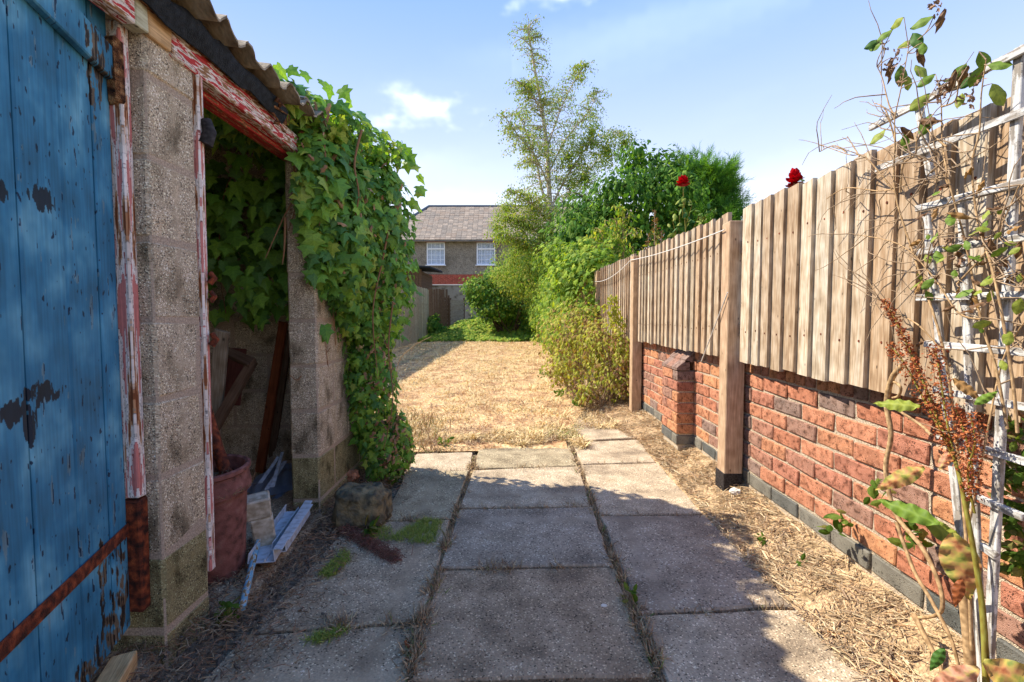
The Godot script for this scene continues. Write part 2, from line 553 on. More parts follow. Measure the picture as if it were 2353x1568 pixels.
# the pale ribs of a leaf, over its own outline (tip down)
func veins() -> ImageTexture:
	var w := 96
	var lines := [[0, 0.02, 0, -1], [0, -0.02, 0.40, 0.02], [0, -0.05, 0.5, -0.34], [0, -0.35, 0.24, -0.56], [0, -0.55, 0.14, -0.72], [0, -0.18, 0.3, -0.2]]
	var out := PackedByteArray()
	out.resize(w * w * 3)
	var a := noise_bytes(w, w, 0.05, FastNoiseLite.TYPE_SIMPLEX_SMOOTH, 3, 71)
	for y in w:
		for x in w:
			var p := Vector2(absf((float(x) / w - 0.5) / 0.8), -(float(y) / w - 0.12) / 0.8)
			var best := 1.0
			for l in lines:
				var q := Geometry2D.get_closest_point_to_segment(p, Vector2(l[0], l[1]), Vector2(l[2], l[3]))
				best = minf(best, p.distance_to(q))
			var t := clampf(1.0 - best / 0.028, 0.0, 1.0)
			var j := (y * w + x) * 3
			var g := 222.0 + (a[y * w + x] - 128) * 0.2
			out[j] = int(lerpf(g, 255, t)); out[j + 1] = int(lerpf(g + 6, 255, t)); out[j + 2] = int(lerpf(g, 238, t))
	return picture(w, w, out)
func leafy(called: String, c: Color, rough := 0.5, through := 0.5) -> StandardMaterial3D:
	var m := mat(called, c, rough)
	m.vertex_color_use_as_albedo = true
	m.backlight_enabled = true
	m.backlight = Color(through, through, through * 0.55)
	if not M.has("veins"): M.veins = veins()
	m.albedo_texture = M.veins
	m.uv1_scale = Vector3(0.8, -0.8, 1); m.uv1_offset = Vector3(0.5, 0.12, 0)
	return m

func materials() -> void:
	var bumps := plain_noise(512, 0.16, 3, 3)
	var coarse := plain_noise(512, 0.02, 4, 5)
	var pebbles := plain_noise(512, 0.25, 5, 2)
	var stains := ramp_noise(512, 0.011, [rgb(198, 194, 190), rgb(226, 222, 216), rgb(246, 243, 238), rgb(255, 253, 250), rgb(240, 236, 228)], 8, 5)
	var grime := ramp_noise(512, 0.014, [rgb(160, 156, 146), rgb(236, 232, 224), rgb(255, 253, 250), rgb(252, 246, 236)], 18, 5)
	var slab_t := grit(512, rgb(152, 144, 134), rgb(214, 204, 190), 0.06, 0.05, 0.10, 40, 0.42)
	patchy(relief(mat("slab", rgb(252, 234, 210), 0.9, slab_t, Vector3(1.1, 1.1, 1.1), true), bumps, 0.25), stains, Vector3(0.55, 0.55, 0.55))
	patchy(relief(mat("slab_pale", rgb(255, 244, 224), 0.9, slab_t, Vector3(1.27, 1.27, 1.27), true), bumps, 0.25), stains, Vector3(0.47, 0.47, 0.47))
	patchy(relief(mat("slab_green", rgb(230, 222, 196), 0.9, slab_t, Vector3(0.97, 0.97, 0.97), true), bumps, 0.25), stains, Vector3(0.62, 0.62, 0.62))
	patchy(relief(mat("slab_brown", rgb(240, 218, 192), 0.9, slab_t, Vector3(1.19, 1.19, 1.19), true), bumps, 0.3), stains, Vector3(0.71, 0.71, 0.71))
	patchy(relief(mat("slab_grey", rgb(236, 226, 212), 0.9, slab_t, Vector3(1.03, 1.03, 1.03), true), bumps, 0.3), stains, Vector3(0.41, 0.41, 0.41))
	var block_t := grit(512, rgb(156, 144, 128), rgb(226, 214, 196), 0.12, 0.09, 0.08, 60, 0.38)
	patchy(relief(mat("block", rgb(255, 250, 240), 0.95, block_t, Vector3(1.7, 1.7, 1.7), true), pebbles, 0.5), grime, Vector3(0.9, 0.5, 0.9))
	patchy(relief(mat("block_mossy", rgb(196, 196, 160), 0.95, block_t, Vector3(1.8, 1.8, 1.8), true), pebbles, 0.5), grime, Vector3(1.3, 0.9, 1.3))
	relief(mat("mortar_tan", rgb(204, 182, 158), 0.95, ramp_noise(256, 0.15, [rgb(190, 190, 190), rgb(255, 255, 255)], 9, 3), Vector3(3, 3, 3), true), bumps, 0.3)
	relief(mat("mortar", rgb(222, 206, 182), 0.95, ramp_noise(256, 0.12, [rgb(180, 175, 170), rgb(235, 232, 228), rgb(255, 255, 255)], 10, 4), Vector3(3, 3, 3), true), bumps, 0.6)
	# bricks: one speckled grain, several burns of clay
	var brick_t := grit(256, rgb(206, 200, 194), rgb(255, 252, 250), 0.03, 0.05, 0.14, 80, 0.35)
	var burns := ramp_noise(512, 0.02, [rgb(146, 136, 132), rgb(228, 218, 212), rgb(255, 253, 252), rgb(255, 255, 255), rgb(255, 248, 240)], 12, 4)
	var clays := [rgb(204, 144, 114), rgb(196, 134, 106), rgb(208, 150, 116), rgb(190, 132, 110), rgb(184, 136, 116), rgb(170, 134, 118), rgb(210, 154, 114), rgb(154, 132, 122)]
	for k in clays.size():
		patchy(relief(mat("brick_%d" % k, clays[k], 0.9, brick_t, Vector3(3.1 + k * 0.17, 3.3, 3.1), true), bumps, 0.25), burns, Vector3(2.1 + k * 0.2, 2.4, 2.1))
	for k in 3:
		relief(mat("brick_black_%d" % k, [rgb(108, 110, 106), rgb(130, 128, 118), rgb(94, 98, 96)][k], 0.8, brick_t, Vector3(3, 3, 3), true), bumps, 0.25)
	# fence timber
	var weathered := ramp_noise(512, 0.02, [rgb(200, 186, 170), rgb(238, 228, 216), rgb(255, 253, 250), rgb(248, 248, 246)], 19, 5)
	for k in 3:
		var g := grain(256, 1024, rgb(178, 164, 146), rgb(255, 250, 240), 100 + k * 7, 9)
		M["grain_%d" % k] = g
	var tones := [rgb(216, 207, 195), rgb(206, 194, 180), rgb(230, 224, 214), rgb(198, 183, 166), rgb(220, 217, 210), rgb(206, 188, 168), rgb(194, 187, 175)]
	for k in tones.size():
		patchy(relief(mat("board_%d" % k, tones[k], 0.85, M["grain_%d" % (k % 3)], Vector3(4.2, 0.9, 1)), M["grain_%d" % (k % 3)], 0.15), weathered, Vector3(3.0, 0.45, 3.0))
	relief(mat("post", rgb(206, 182, 156), 0.85, M.grain_1, Vector3(4, 0.8, 1)), M.grain_1, 0.1)
	relief(mat("post_brown", rgb(208, 182, 158), 0.85, M.grain_0, Vector3(4, 0.8, 1)), M.grain_0, 0.1)
	relief(mat("grey_wood", rgb(186, 178, 166), 0.9, M.grain_2, Vector3(3, 0.7, 1)), M.grain_2, 0.12)
	relief(mat("dark_wood", rgb(120, 98, 82), 0.9, M.grain_2, Vector3(3, 0.7, 1)), M.grain_2, 0.12)
	relief(mat("red_wood", rgb(150, 84, 52), 0.8, M.grain_0, Vector3(3, 0.7, 1)), M.grain_0, 0.12)
	relief(mat("maroon_wood", rgb(118, 72, 68), 0.85, M.grain_0, Vector3(3, 0.7, 1)), M.grain_0, 0.1)
	relief(mat("pale_rot", rgb(226, 196, 150), 0.9, M.grain_1, Vector3(5, 1.2, 1)), M.grain_1, 0.2)
	var trellis_t := flaked(128, 512, [rgb(150, 142, 132), rgb(178, 174, 168), rgb(206, 204, 200)], [0.40, 0.50], 140, 4, 0.05)
	mat("trellis", rgb(250, 250, 250), 0.8, trellis_t, Vector3(8, 1.5, 1))
	# paint on the garage
	var blue := blue_paint()
	relief(mat("blue", Color.WHITE, 0.55, blue, Vector3(1.25, -0.476, 1)), blue, 0.08)
	var peel_t := flaked(256, 512, [rgb(150, 108, 74), rgb(196, 160, 120), rgb(226, 214, 204), rgb(190, 62, 62)], [0.36, 0.40, 0.56], 150, 6, 0.075)
	relief(mat("red_white", rgb(255, 255, 255), 0.75, peel_t, Vector3(3.0, 1.3, 1)), peel_t, 0.1)
	var red_t := flaked(256, 512, [rgb(120, 80, 56), rgb(206, 160, 110), rgb(176, 50, 44), rgb(150, 36, 36)], [0.36, 0.41, 0.58], 160, 8, 0.09)
	relief(mat("red_flaked", rgb(255, 255, 255), 0.75, red_t, Vector3(3.0, 1.0, 1)), red_t, 0.1)
	var white_t := flaked(256, 512, [rgb(128, 74, 44), rgb(186, 136, 98), rgb(224, 210, 198), rgb(236, 226, 218), rgb(206, 128, 120)], [0.33, 0.40, 0.50, 0.60], 170, 10, 0.06)
	relief(mat("white_flaked", rgb(255, 255, 255), 0.75, white_t, Vector3(3.0, 0.9, 1)), white_t, 0.1)
	var rusted := ramp_noise(256, 0.05, [rgb(52, 34, 28), rgb(96, 50, 34), rgb(140, 72, 44), rgb(176, 98, 58)], 22, 5)
	relief(mat("rust", rgb(235, 225, 220), 0.85, rusted, Vector3(2.5, 2.5, 2.5), true), bumps, 0.2)
	relief(mat("rot", rgb(255, 255, 255), 0.95, ramp_noise(256, 0.04, [rgb(40, 28, 22), rgb(92, 58, 38), rgb(150, 104, 66), rgb(190, 150, 106)], 23, 5), Vector3(3, 3, 3), true), bumps, 0.8)
	relief(mat("felt", rgb(48, 54, 62), 0.8, ramp_noise(256, 0.06, [rgb(150, 150, 150), rgb(255, 255, 255)], 24, 4), Vector3(2, 2, 2), true), bumps, 0.3)
	relief(mat("cement_sheet", rgb(255, 255, 255), 0.95, ramp_noise(512, 0.025, [rgb(92, 80, 66), rgb(128, 114, 94), rgb(154, 140, 118), rgb(172, 160, 140)], 25, 6), Vector3(0.9, 0.9, 0.9), true), bumps, 0.3)
	mat("pale_green", rgb(204, 208, 186), 0.7, M.grain_1, Vector3(4, 1, 1))
	mat("bare_wood", rgb(226, 192, 148), 0.8, M.grain_0, Vector3(4, 1, 1))
	mat("iron", rgb(66, 62, 62), 0.7, ramp_noise(128, 0.08, [rgb(120, 110, 105), rgb(255, 255, 255)], 26, 3), Vector3(6, 6, 6), true)
	# ground
	relief(mat("soil", rgb(255, 255, 255), 1.0, ramp_noise(512, 0.05, [rgb(84, 70, 58), rgb(116, 98, 82), rgb(146, 126, 104), rgb(172, 150, 122)], 27, 5), Vector3(1.4, 1.4, 1.4), true), bumps, 0.6)
	patchy(relief(mat("bed", rgb(255, 255, 255), 1.0, ramp_noise(512, 0.07, [rgb(132, 112, 90), rgb(176, 150, 118), rgb(206, 178, 140), rgb(224, 198, 158)], 28, 5), Vector3(1.5, 1.5, 1.5), true), bumps, 0.8), grime, Vector3(1.1, 1.1, 1.1))
	patchy(relief(mat("lawn", rgb(255, 255, 255), 1.0, ramp_noise(512, 0.05, [rgb(154, 122, 92), rgb(204, 172, 128), rgb(228, 202, 156), rgb(242, 220, 174)], 29, 6), Vector3(0.8, 0.8, 0.8), true), bumps, 0.8), ramp_noise(512, 0.02, [rgb(180, 154, 142), rgb(226, 208, 196), rgb(255, 252, 246), rgb(255, 246, 220)], 30, 5), Vector3(0.22, 0.22, 0.22))
	mat("field", rgb(150, 140, 96), 1.0, ramp_noise(256, 0.05, [rgb(150, 150, 140), rgb(255, 255, 255)], 31, 5), Vector3(0.4, 0.4, 0.4), true)
	patchy(relief(mat("stone", rgb(255, 255, 255), 0.95, ramp_noise(256, 0.03, [rgb(70, 70, 62), rgb(104, 100, 84), rgb(128, 116, 88), rgb(150, 136, 104)], 32, 6), Vector3(1.8, 1.8, 1.8), true), coarse, 1.2), grime, Vector3(2, 2, 2))
	# small things
	relief(mat("terracotta", rgb(255, 255, 255), 0.8, ramp_noise(512, 0.02, [rgb(78, 52, 46), rgb(116, 74, 66), rgb(132, 86, 78), rgb(142, 104, 94)], 33, 6), Vector3(2, 2, 2), true), bumps, 0.1)
	mat("white_plastic", rgb(196, 203, 212), 0.45, ramp_noise(256, 0.03, [rgb(206, 202, 196), rgb(246, 246, 246), rgb(255, 255, 255)], 34, 5), Vector3(3, 3, 3), true)
	mat("cream_block", rgb(206, 198, 180), 0.8, ramp_noise(256, 0.04, [rgb(180, 172, 160), rgb(255, 255, 255)], 35, 4), Vector3(3, 3, 3), true)
	mat("cane", rgb(255, 255, 255), 0.7, flaked(128, 256, [rgb(150, 120, 84), rgb(196, 190, 176), rgb(120, 168, 190)], [0.42, 0.52], 180, 2, 0.06), Vector3(6, 3, 1))
	var film := mat("plastic_film", rgb(116, 130, 150), 0.4)
	film.clearcoat_enabled = true; film.clearcoat = 0.4
	mat("cord", rgb(214, 210, 204), 0.8)
	# plants
	leafy("ivy_leaf", Color.WHITE, 0.5, 0.9)
	leafy("leaf", Color.WHITE, 0.65, 1.0).metallic_specular = 0.2
	leafy("dry", Color.WHITE, 0.9, 0.25).albedo_texture = null
	var greens := IVY
	for k in greens.size():
		var m := leafy("ivy_%d" % k, greens[k].linear_to_srgb(), 0.4, 0.9)
		m.vertex_color_use_as_albedo = false
	var spots := [Color(0.16, 0.25, 0.03), Color(0.30, 0.34, 0.05), Color(0.07, 0.17, 0.03), Color(0.20, 0.10, 0.05), Color(0.42, 0.22, 0.08), Color(0.32, 0.09, 0.03)]
	for k in spots.size():
		var m := leafy("leaf_%d" % k, spots[k].linear_to_srgb(), 0.6, 0.5)
		m.vertex_color_use_as_albedo = false
	var dock_t := ramp_noise(256, 0.02, [rgb(150, 84, 56), rgb(196, 142, 96), rgb(186, 164, 88), rgb(130, 142, 66)], 36, 6)
	var dk := leafy("dock_leaf", Color.WHITE, 0.6, 0.5)
	dk.vertex_color_use_as_albedo = false; dk.albedo_texture = dock_t; dk.detail_enabled = true; dk.detail_albedo = M.veins; dk.detail_blend_mode = BaseMaterial3D.BLEND_MODE_MUL
	var pk := leafy("dock_pink", Color.WHITE, 0.6, 0.4)
	pk.vertex_color_use_as_albedo = false; pk.albedo_texture = ramp_noise(256, 0.02, [rgb(140, 88, 64), rgb(186, 126, 104), rgb(200, 152, 120), rgb(186, 166, 100)], 37, 6); pk.detail_enabled = true; pk.detail_albedo = M.veins; pk.detail_blend_mode = BaseMaterial3D.BLEND_MODE_MUL
	mat("twig", rgb(196, 174, 146), 0.9, ramp_noise(128, 0.06, [rgb(150, 140, 130), rgb(255, 250, 245)], 38, 3), Vector3(6, 6, 6), true)
	mat("stem_tan", rgb(206, 176, 134), 0.85, ramp_noise(128, 0.06, [rgb(160, 150, 140), rgb(255, 250, 245)], 39, 3), Vector3(6, 6, 6), true)
	mat("stem_green", rgb(150, 150, 70), 0.7, ramp_noise(128, 0.05, [rgb(190, 150, 110), rgb(255, 255, 255)], 41, 3), Vector3(6, 3, 6), true)
	mat("bark_birch", rgb(255, 255, 255), 0.9, ramp_noise(256, 0.03, [rgb(96, 84, 72), rgb(168, 152, 132), rgb(206, 194, 178), rgb(226, 218, 206)], 42, 4), Vector3(1.2, 3, 1.2), true)
	mat("bark", rgb(104, 84, 66), 0.95, ramp_noise(256, 0.05, [rgb(130, 120, 110), rgb(255, 250, 245)], 43, 4), Vector3(2, 1, 2), true)
	mat("ivy_stem", rgb(140, 104, 74), 0.9)
	mat("petal", rgb(198, 14, 34), 0.5)
	# house
	patchy(relief(mat("pebbledash", rgb(184, 178, 166), 0.95, grit(256, rgb(160, 150, 140), rgb(255, 252, 246), 0.08, 0.12, 0.1, 90, 0.3), Vector3(0.9, 0.9, 0.9), true), bumps, 0.8), stains, Vector3(0.06, 0.06, 0.06))
	for k in 5:
		mat("tile_%d" % k, [rgb(212, 202, 192), rgb(200, 192, 184), rgb(226, 214, 202), rgb(206, 192, 180), rgb(190, 184, 178)][k], 0.9, M.slab.albedo_texture, Vector3(0.8, 0.8, 0.8), true)
	mat("ridge", rgb(96, 104, 112), 0.9)
	mat("house_brick", rgb(186, 92, 76), 0.9, ramp_noise(128, 0.05, [rgb(200, 190, 186), rgb(255, 250, 246)], 44, 3), Vector3(0.6, 0.6, 0.6), true)
	mat("upvc", rgb(240, 242, 246), 0.35)
	var gl := mat("glass", Color(0.75, 0.85, 0.95, 0.18), 0.03)
	gl.transparency = BaseMaterial3D.TRANSPARENCY_ALPHA
	mat("blind", rgb(236, 240, 246), 0.8)
	mat("room", rgb(120, 124, 130), 0.9)
	mat("render_grey", rgb(176, 166, 148), 0.95, grime, Vector3(0.3, 0.3, 0.3), true)
	mat("coping", rgb(222, 214, 200), 0.9)

# ------------------------------------------------------------------ ground
func right_edge(d: float) -> float:   # where the paving stops and the bed begins
	var ps := [[-3.0, 0.93], [1.3, 1.0], [1.8, 0.99], [2.6, 1.02], [3.2, 1.05], [3.9, 1.03], [4.6, 0.92], [5.2, 0.8], [6.0, 0.74], [20.0, 0.85]]
	for k in ps.size() - 1:
		if d <= ps[k + 1][0]: return lerpf(ps[k][1], ps[k + 1][1], clampf((d - ps[k][0]) / (ps[k + 1][0] - ps[k][0]), 0, 1))
	return 0.85
func bed_height(x: float, d: float) -> float:
	var t := clampf((x - right_edge(d)) / (1.27 - right_edge(d)), 0, 1)
	return -0.012 + 0.085 * t + wav.get_noise_2d(x * 9.0, d * 9.0) * 0.018
var wav := FastNoiseLite.new()

func ground() -> void:
	wav.frequency = 0.35; wav.seed = 3; wav.fractal_octaves = 3
	var b := MB.new()
	b.grid([[Vector3(-250, -0.07, -250), Vector3(250, -0.07, -250)], [Vector3(-250, -0.07, 250), Vector3(250, -0.07, 250)]], 1.0, true)
	structure("ground", b.mesh(), M.field)
	b = MB.new()
	var rows := []
	for i in 70:
		var row := []
		for k in 46:
			var x := -3.4 + 4.75 * k / 45.0
			var d := -2.0 + 6.4 * i / 69.0
			var y := -0.03 + wav.get_noise_2d(x * 8.0, d * 8.0) * 0.016
			if x < -0.9 and d > 1.62: y += 0.03 * clampf((-0.9 - x) / 0.15, 0, 1) * (1.0 + wav.get_noise_2d(x * 20.0, d * 20.0))
			row.append(Vector3(x, y, -d))
		rows.append(row)
	b.grid(rows, 1.0, false)
	structure("soil", b.mesh(), M.soil)
	b = MB.new()
	rows = []
	for i in 130:
		var d := -2.0 + 9.5 * i / 129.0
		var row := []
		var x0 := right_edge(d) - 0.06
		for k in 14:
			var x := lerpf(x0, 1.30, k / 13.0)
			row.append(Vector3(x, bed_height(x, d) - (0.03 if k == 0 else 0.0), -d))
		rows.append(row)
	b.grid(rows, 1.0, false)
	structure("flower_bed", b.mesh(), M.bed)

func slab(parent: Node, c: Array, m: String) -> void:
	var b := MB.new()
	var ring := []
	for k in 4:
		var p: Vector3 = c[k]
		var q: Vector3 = c[(k + 1) % 4]
		for j in 7:
			var t := j / 7.0
			var o := p.lerp(q, t)
			var s := 0.004 if j else 0.007
			ring.append(o + Vector3(rr(-s, s), 0, rr(-s, s)))
	var mid := Vector3.ZERO
	for p in ring: mid += p
	mid /= ring.size()
	var lift := rr(-0.003, 0.004)
	var lean := Vector2(rr(-0.006, 0.006), rr(-0.006, 0.006))
	var top := []
	var edge := []
	for p in ring:
		var h: float = lift + (p.x - mid.x) * lean.x + (p.z - mid.z) * lean.y
		var inn: Vector3 = (mid - p).normalized() * 0.006
		top.append(Vector3(p.x, h, p.z) + Vector3(inn.x, 0, inn.z))
		edge.append(Vector3(p.x, h - 0.006, p.z))
	var cen := Vector3(mid.x, lift, mid.z)
	for k in ring.size():
		var j := (k + 1) % ring.size()
		b.poly([cen, top[k], top[j]], Vector3.UP)
		var out: Vector3 = (edge[k] + edge[j]) * 0.5 - cen
		b.poly([top[k], top[j], edge[j], edge[k]], out + Vector3.UP * 0.3)
		b.poly([edge[k], edge[j], edge[j] + Vector3.DOWN * 0.055, edge[k] + Vector3.DOWN * 0.055], out)
	part(parent, "slab", b.mesh(), M[m])

func paving() -> void:
	var p := Node3D.new()
	p.name = "path"; p.set_meta("kind", "structure")
	add_child(p)
	var g := func(a: Array) -> Array:
		var o := []
		for k in range(0, a.size(), 2): o.append(G(a[k], a[k + 1]))
		return o
	# middle row, far to near
	slab(p, g.call([1100, 1031, 1308, 1020, 1329, 1069, 1089, 1078]), "slab_green")
	slab(p, g.call([1088, 1080, 1330, 1071, 1357, 1163, 1057, 1167]), "slab_pale")
	slab(p, g.call([1054, 1171, 1360, 1166, 1407, 1299, 1012, 1305]), "slab_grey")
	slab(p, g.call([1009, 1309, 1409, 1303, 1508, 1549, 940, 1562]), "slab_brown")
	# side by the wall
	slab(p, g.call([1298, 958, 1389, 973, 1462, 1006, 1319, 1014]), "slab_pale")
	slab(p, g.call([1316, 1017, 1468, 1010, 1506, 1061, 1337, 1066]), "slab_pale")
	slab(p, g.call([1338, 1069, 1510, 1065, 1616, 1180, 1378, 1183]), "slab_pale")
	slab(p, g.call([1380, 1187, 1622, 1186, 1822, 1391, 1472, 1409]), "slab_grey")
	slab(p, g.call([1475, 1414, 1828, 1398, 2080, 1640, 1570, 1666]), "slab_pale")
	# side by the garage
	slab(p, g.call([955, 1042, 1088, 1038, 1079, 1081, 938, 1083]), "slab_pale")
	slab(p, g.call([934, 1086, 1078, 1083, 1036, 1191, 880, 1194]), "slab_green")
	slab(p, g.call([806, 1200, 1032, 1195, 972, 1425, 572, 1452]), "slab")
	slab(p, g.call([560, 1459, 966, 1431, 922, 1600, 400, 1634]), "slab")
	# under and behind the camera
	var z0 := G(1000, 1562).z + 0.02
	for k in 3:
		var za := z0 + k * 0.66
		slab(p, [Vector3(-0.28, 0, za), Vector3(0.37, 0, za), Vector3(0.37, 0, za + 0.645), Vector3(-0.28, 0, za + 0.645)], "slab")
	z0 = G(1586, 1662).z + 0.02
	for k in 2:
		var za := z0 + k * 0.86
		slab(p, [Vector3(0.40, 0, za), Vector3(0.98, 0, za), Vector3(0.97, 0, za + 0.84), Vector3(0.40, 0, za + 0.84)], "slab_pale")
	z0 = G(900, 1610).z + 0.02
	for k in 2:
		var za := z0 + k * 0.8
		slab(p, [Vector3(-0.82, 0, za), Vector3(-0.31, 0, za), Vector3(-0.31, 0, za + 0.78), Vector3(-0.82, 0, za + 0.78)], "slab")
	# the weeds that grow in the joints
	var dryg := Many.new()
	var cols := [Color(0.42, 0.29, 0.16), Color(0.54, 0.40, 0.23), Color(0.26, 0.17, 0.10), Color(0.32, 0.23, 0.14), Color(0.18, 0.22, 0.06)]
	var lines := [[1090, 1048, 1071, 1127, 900], [1071, 1127, 1040, 1200, 700], [1036, 1205, 1012, 1300, 1200], [1012, 1300, 985, 1374, 1100], [985, 1374, 962, 1449, 1300], [962, 1449, 935, 1565, 1500],
		[1308, 1020, 1335, 1089, 800], [1335, 1089, 1368, 1176, 700], [1368, 1176, 1409, 1283, 900], [1409, 1283, 1446, 1374, 800], [1446, 1374, 1475, 1449, 1000], [1475, 1449, 1530, 1566, 1000],
		[1060, 1168, 1354, 1164, 600], [1012, 1307, 1402, 1301, 900], [1096, 1078, 1326, 1070, 350], [1342, 1067, 1506, 1063, 160], [1388, 1185, 1612, 1187, 240], [1486, 1411, 1820, 1396, 320], [700, 1445, 960, 1430, 1300], [885, 1195, 1026, 1192, 500], [940, 1085, 1074, 1082, 300], [955, 1036, 1310, 1022, 1500]]
	for l in lines:
		var a := G(l[0], l[1])
		var b := G(l[2], l[3])
		var tufts := []
		for k in 5: tufts.append(rr(0, 1))
		for k in l[4]:
			var t := rr(0, 1)
			var tall := 1.0
			if k % 3 == 0:
				t = clampf(tufts[k % 5] + R.randfn(0, 0.03), 0, 1); tall = 1.9
			var q := a.lerp(b, t) + Vector3(R.randfn(0, 0.011), -0.018, R.randfn(0, 0.011))
			var s := rr(0.012, 0.034) * tall
			dryg.add(Transform3D(Basis.from_euler(Vector3(rr(-0.9, 0.9), rr(0, TAU), rr(-1.1, 0.5))).scaled(Vector3(s, s, s * 1.6)), q), cols[R.randi() % 4] if R.randf() < 0.95 else cols[4])
	var o := many(self, "joint_weeds", L.blade, M.dry, dryg)
	tag(o, "dry brown weeds and tufts growing in the slab joints", "weeds", "", "stuff")

func lawn() -> void:
	var b := MB.new()
	var rows := []
	for i in 80:
		var t := i / 79.0
		var d := 3.62 + 16.6 * t * t * 0.75 + 16.6 * t * 0.25
		var x0 := -3.45 if d > 4.3 else lerpf(-0.95, -3.45, clampf((d - 4.0) / 0.3, 0, 1))
		var x1 := 0.42 if d < 4.2 else lerpf(0.5, 1.0, clampf((d - 4.2) / 2.0, 0, 1))
		var row := []
		for k in 50:
			var x := lerpf(x0, x1, k / 49.0)
			row.append(Vector3(x, 0.018 * clampf((d - 3.6) * 6.0, 0, 1) - 0.01 + wav.get_noise_2d(x * 6.0, d * 6.0) * 0.012, -d))
		rows.append(row)
	b.grid(rows, 1.0, false)
	structure("lawn", b.mesh(), M.lawn)
	var a := Many.new()
	var cols := [Color(0.62, 0.45, 0.22), Color(0.72, 0.55, 0.29), Color(0.56, 0.40, 0.21), Color(0.46, 0.32, 0.18), Color(0.76, 0.61, 0.35), Color(0.36, 0.34, 0.12)]
	var patch := FastNoiseLite.new()
	patch.frequency = 0.5; patch.seed = 21
	for k in 120000:
		var u := R.randf()
		var d := 3.66 + 15.6 * u * u
		var x := rr(-3.4 if d > 4.3 else -0.95, 0.55 if d < 4.3 else 0.95)
		if d < 3.95 and patch.get_noise_2d(x * 4.0, 1.0) * 0.25 + 3.78 > d: continue
		var n := patch.get_noise_2d(x * 1.6, d * 1.2)
		var c: Color = cols[R.randi() % 5] if R.randf() > 0.03 else cols[5]
		if n < -0.08 and R.randf() < 0.65: c = Color(0.42, 0.27, 0.18)
		elif n > 0.3 and R.randf() < 0.25: c = Color(0.30, 0.33, 0.10)
		var m := patch.get_noise_2d(x * 7.0 + 40.0, d * 4.0)
		if m > 0.22: c = Color(0.74, 0.57, 0.30)
		elif m < -0.3: c = Color(0.30, 0.19, 0.12) if R.randf() < 0.5 else c
		var s := rr(0.03, 0.07) * (1.0 + d * 0.03) * (1.0 if n > -0.1 else 0.7) * (1.5 if m > 0.22 else 1.0)
		var rot := Basis.from_euler(Vector3(rr(-0.6, 0.6), rr(0, TAU), rr(-1.5, -0.25)))
		a.add(Transform3D(rot.scaled(Vector3(s, s, s * (0.8 + d * 0.05))), Vector3(x, 0.005 + wav.get_noise_2d(x * 6.0, d * 6.0) * 0.012, -d)), c * rr(0.75, 1.2))
	var o := many(self, "dry_grass", L.blade, M.dry, a)
	tag(o, "short straw-coloured dry grass matted over the lawn", "grass", "", "stuff")

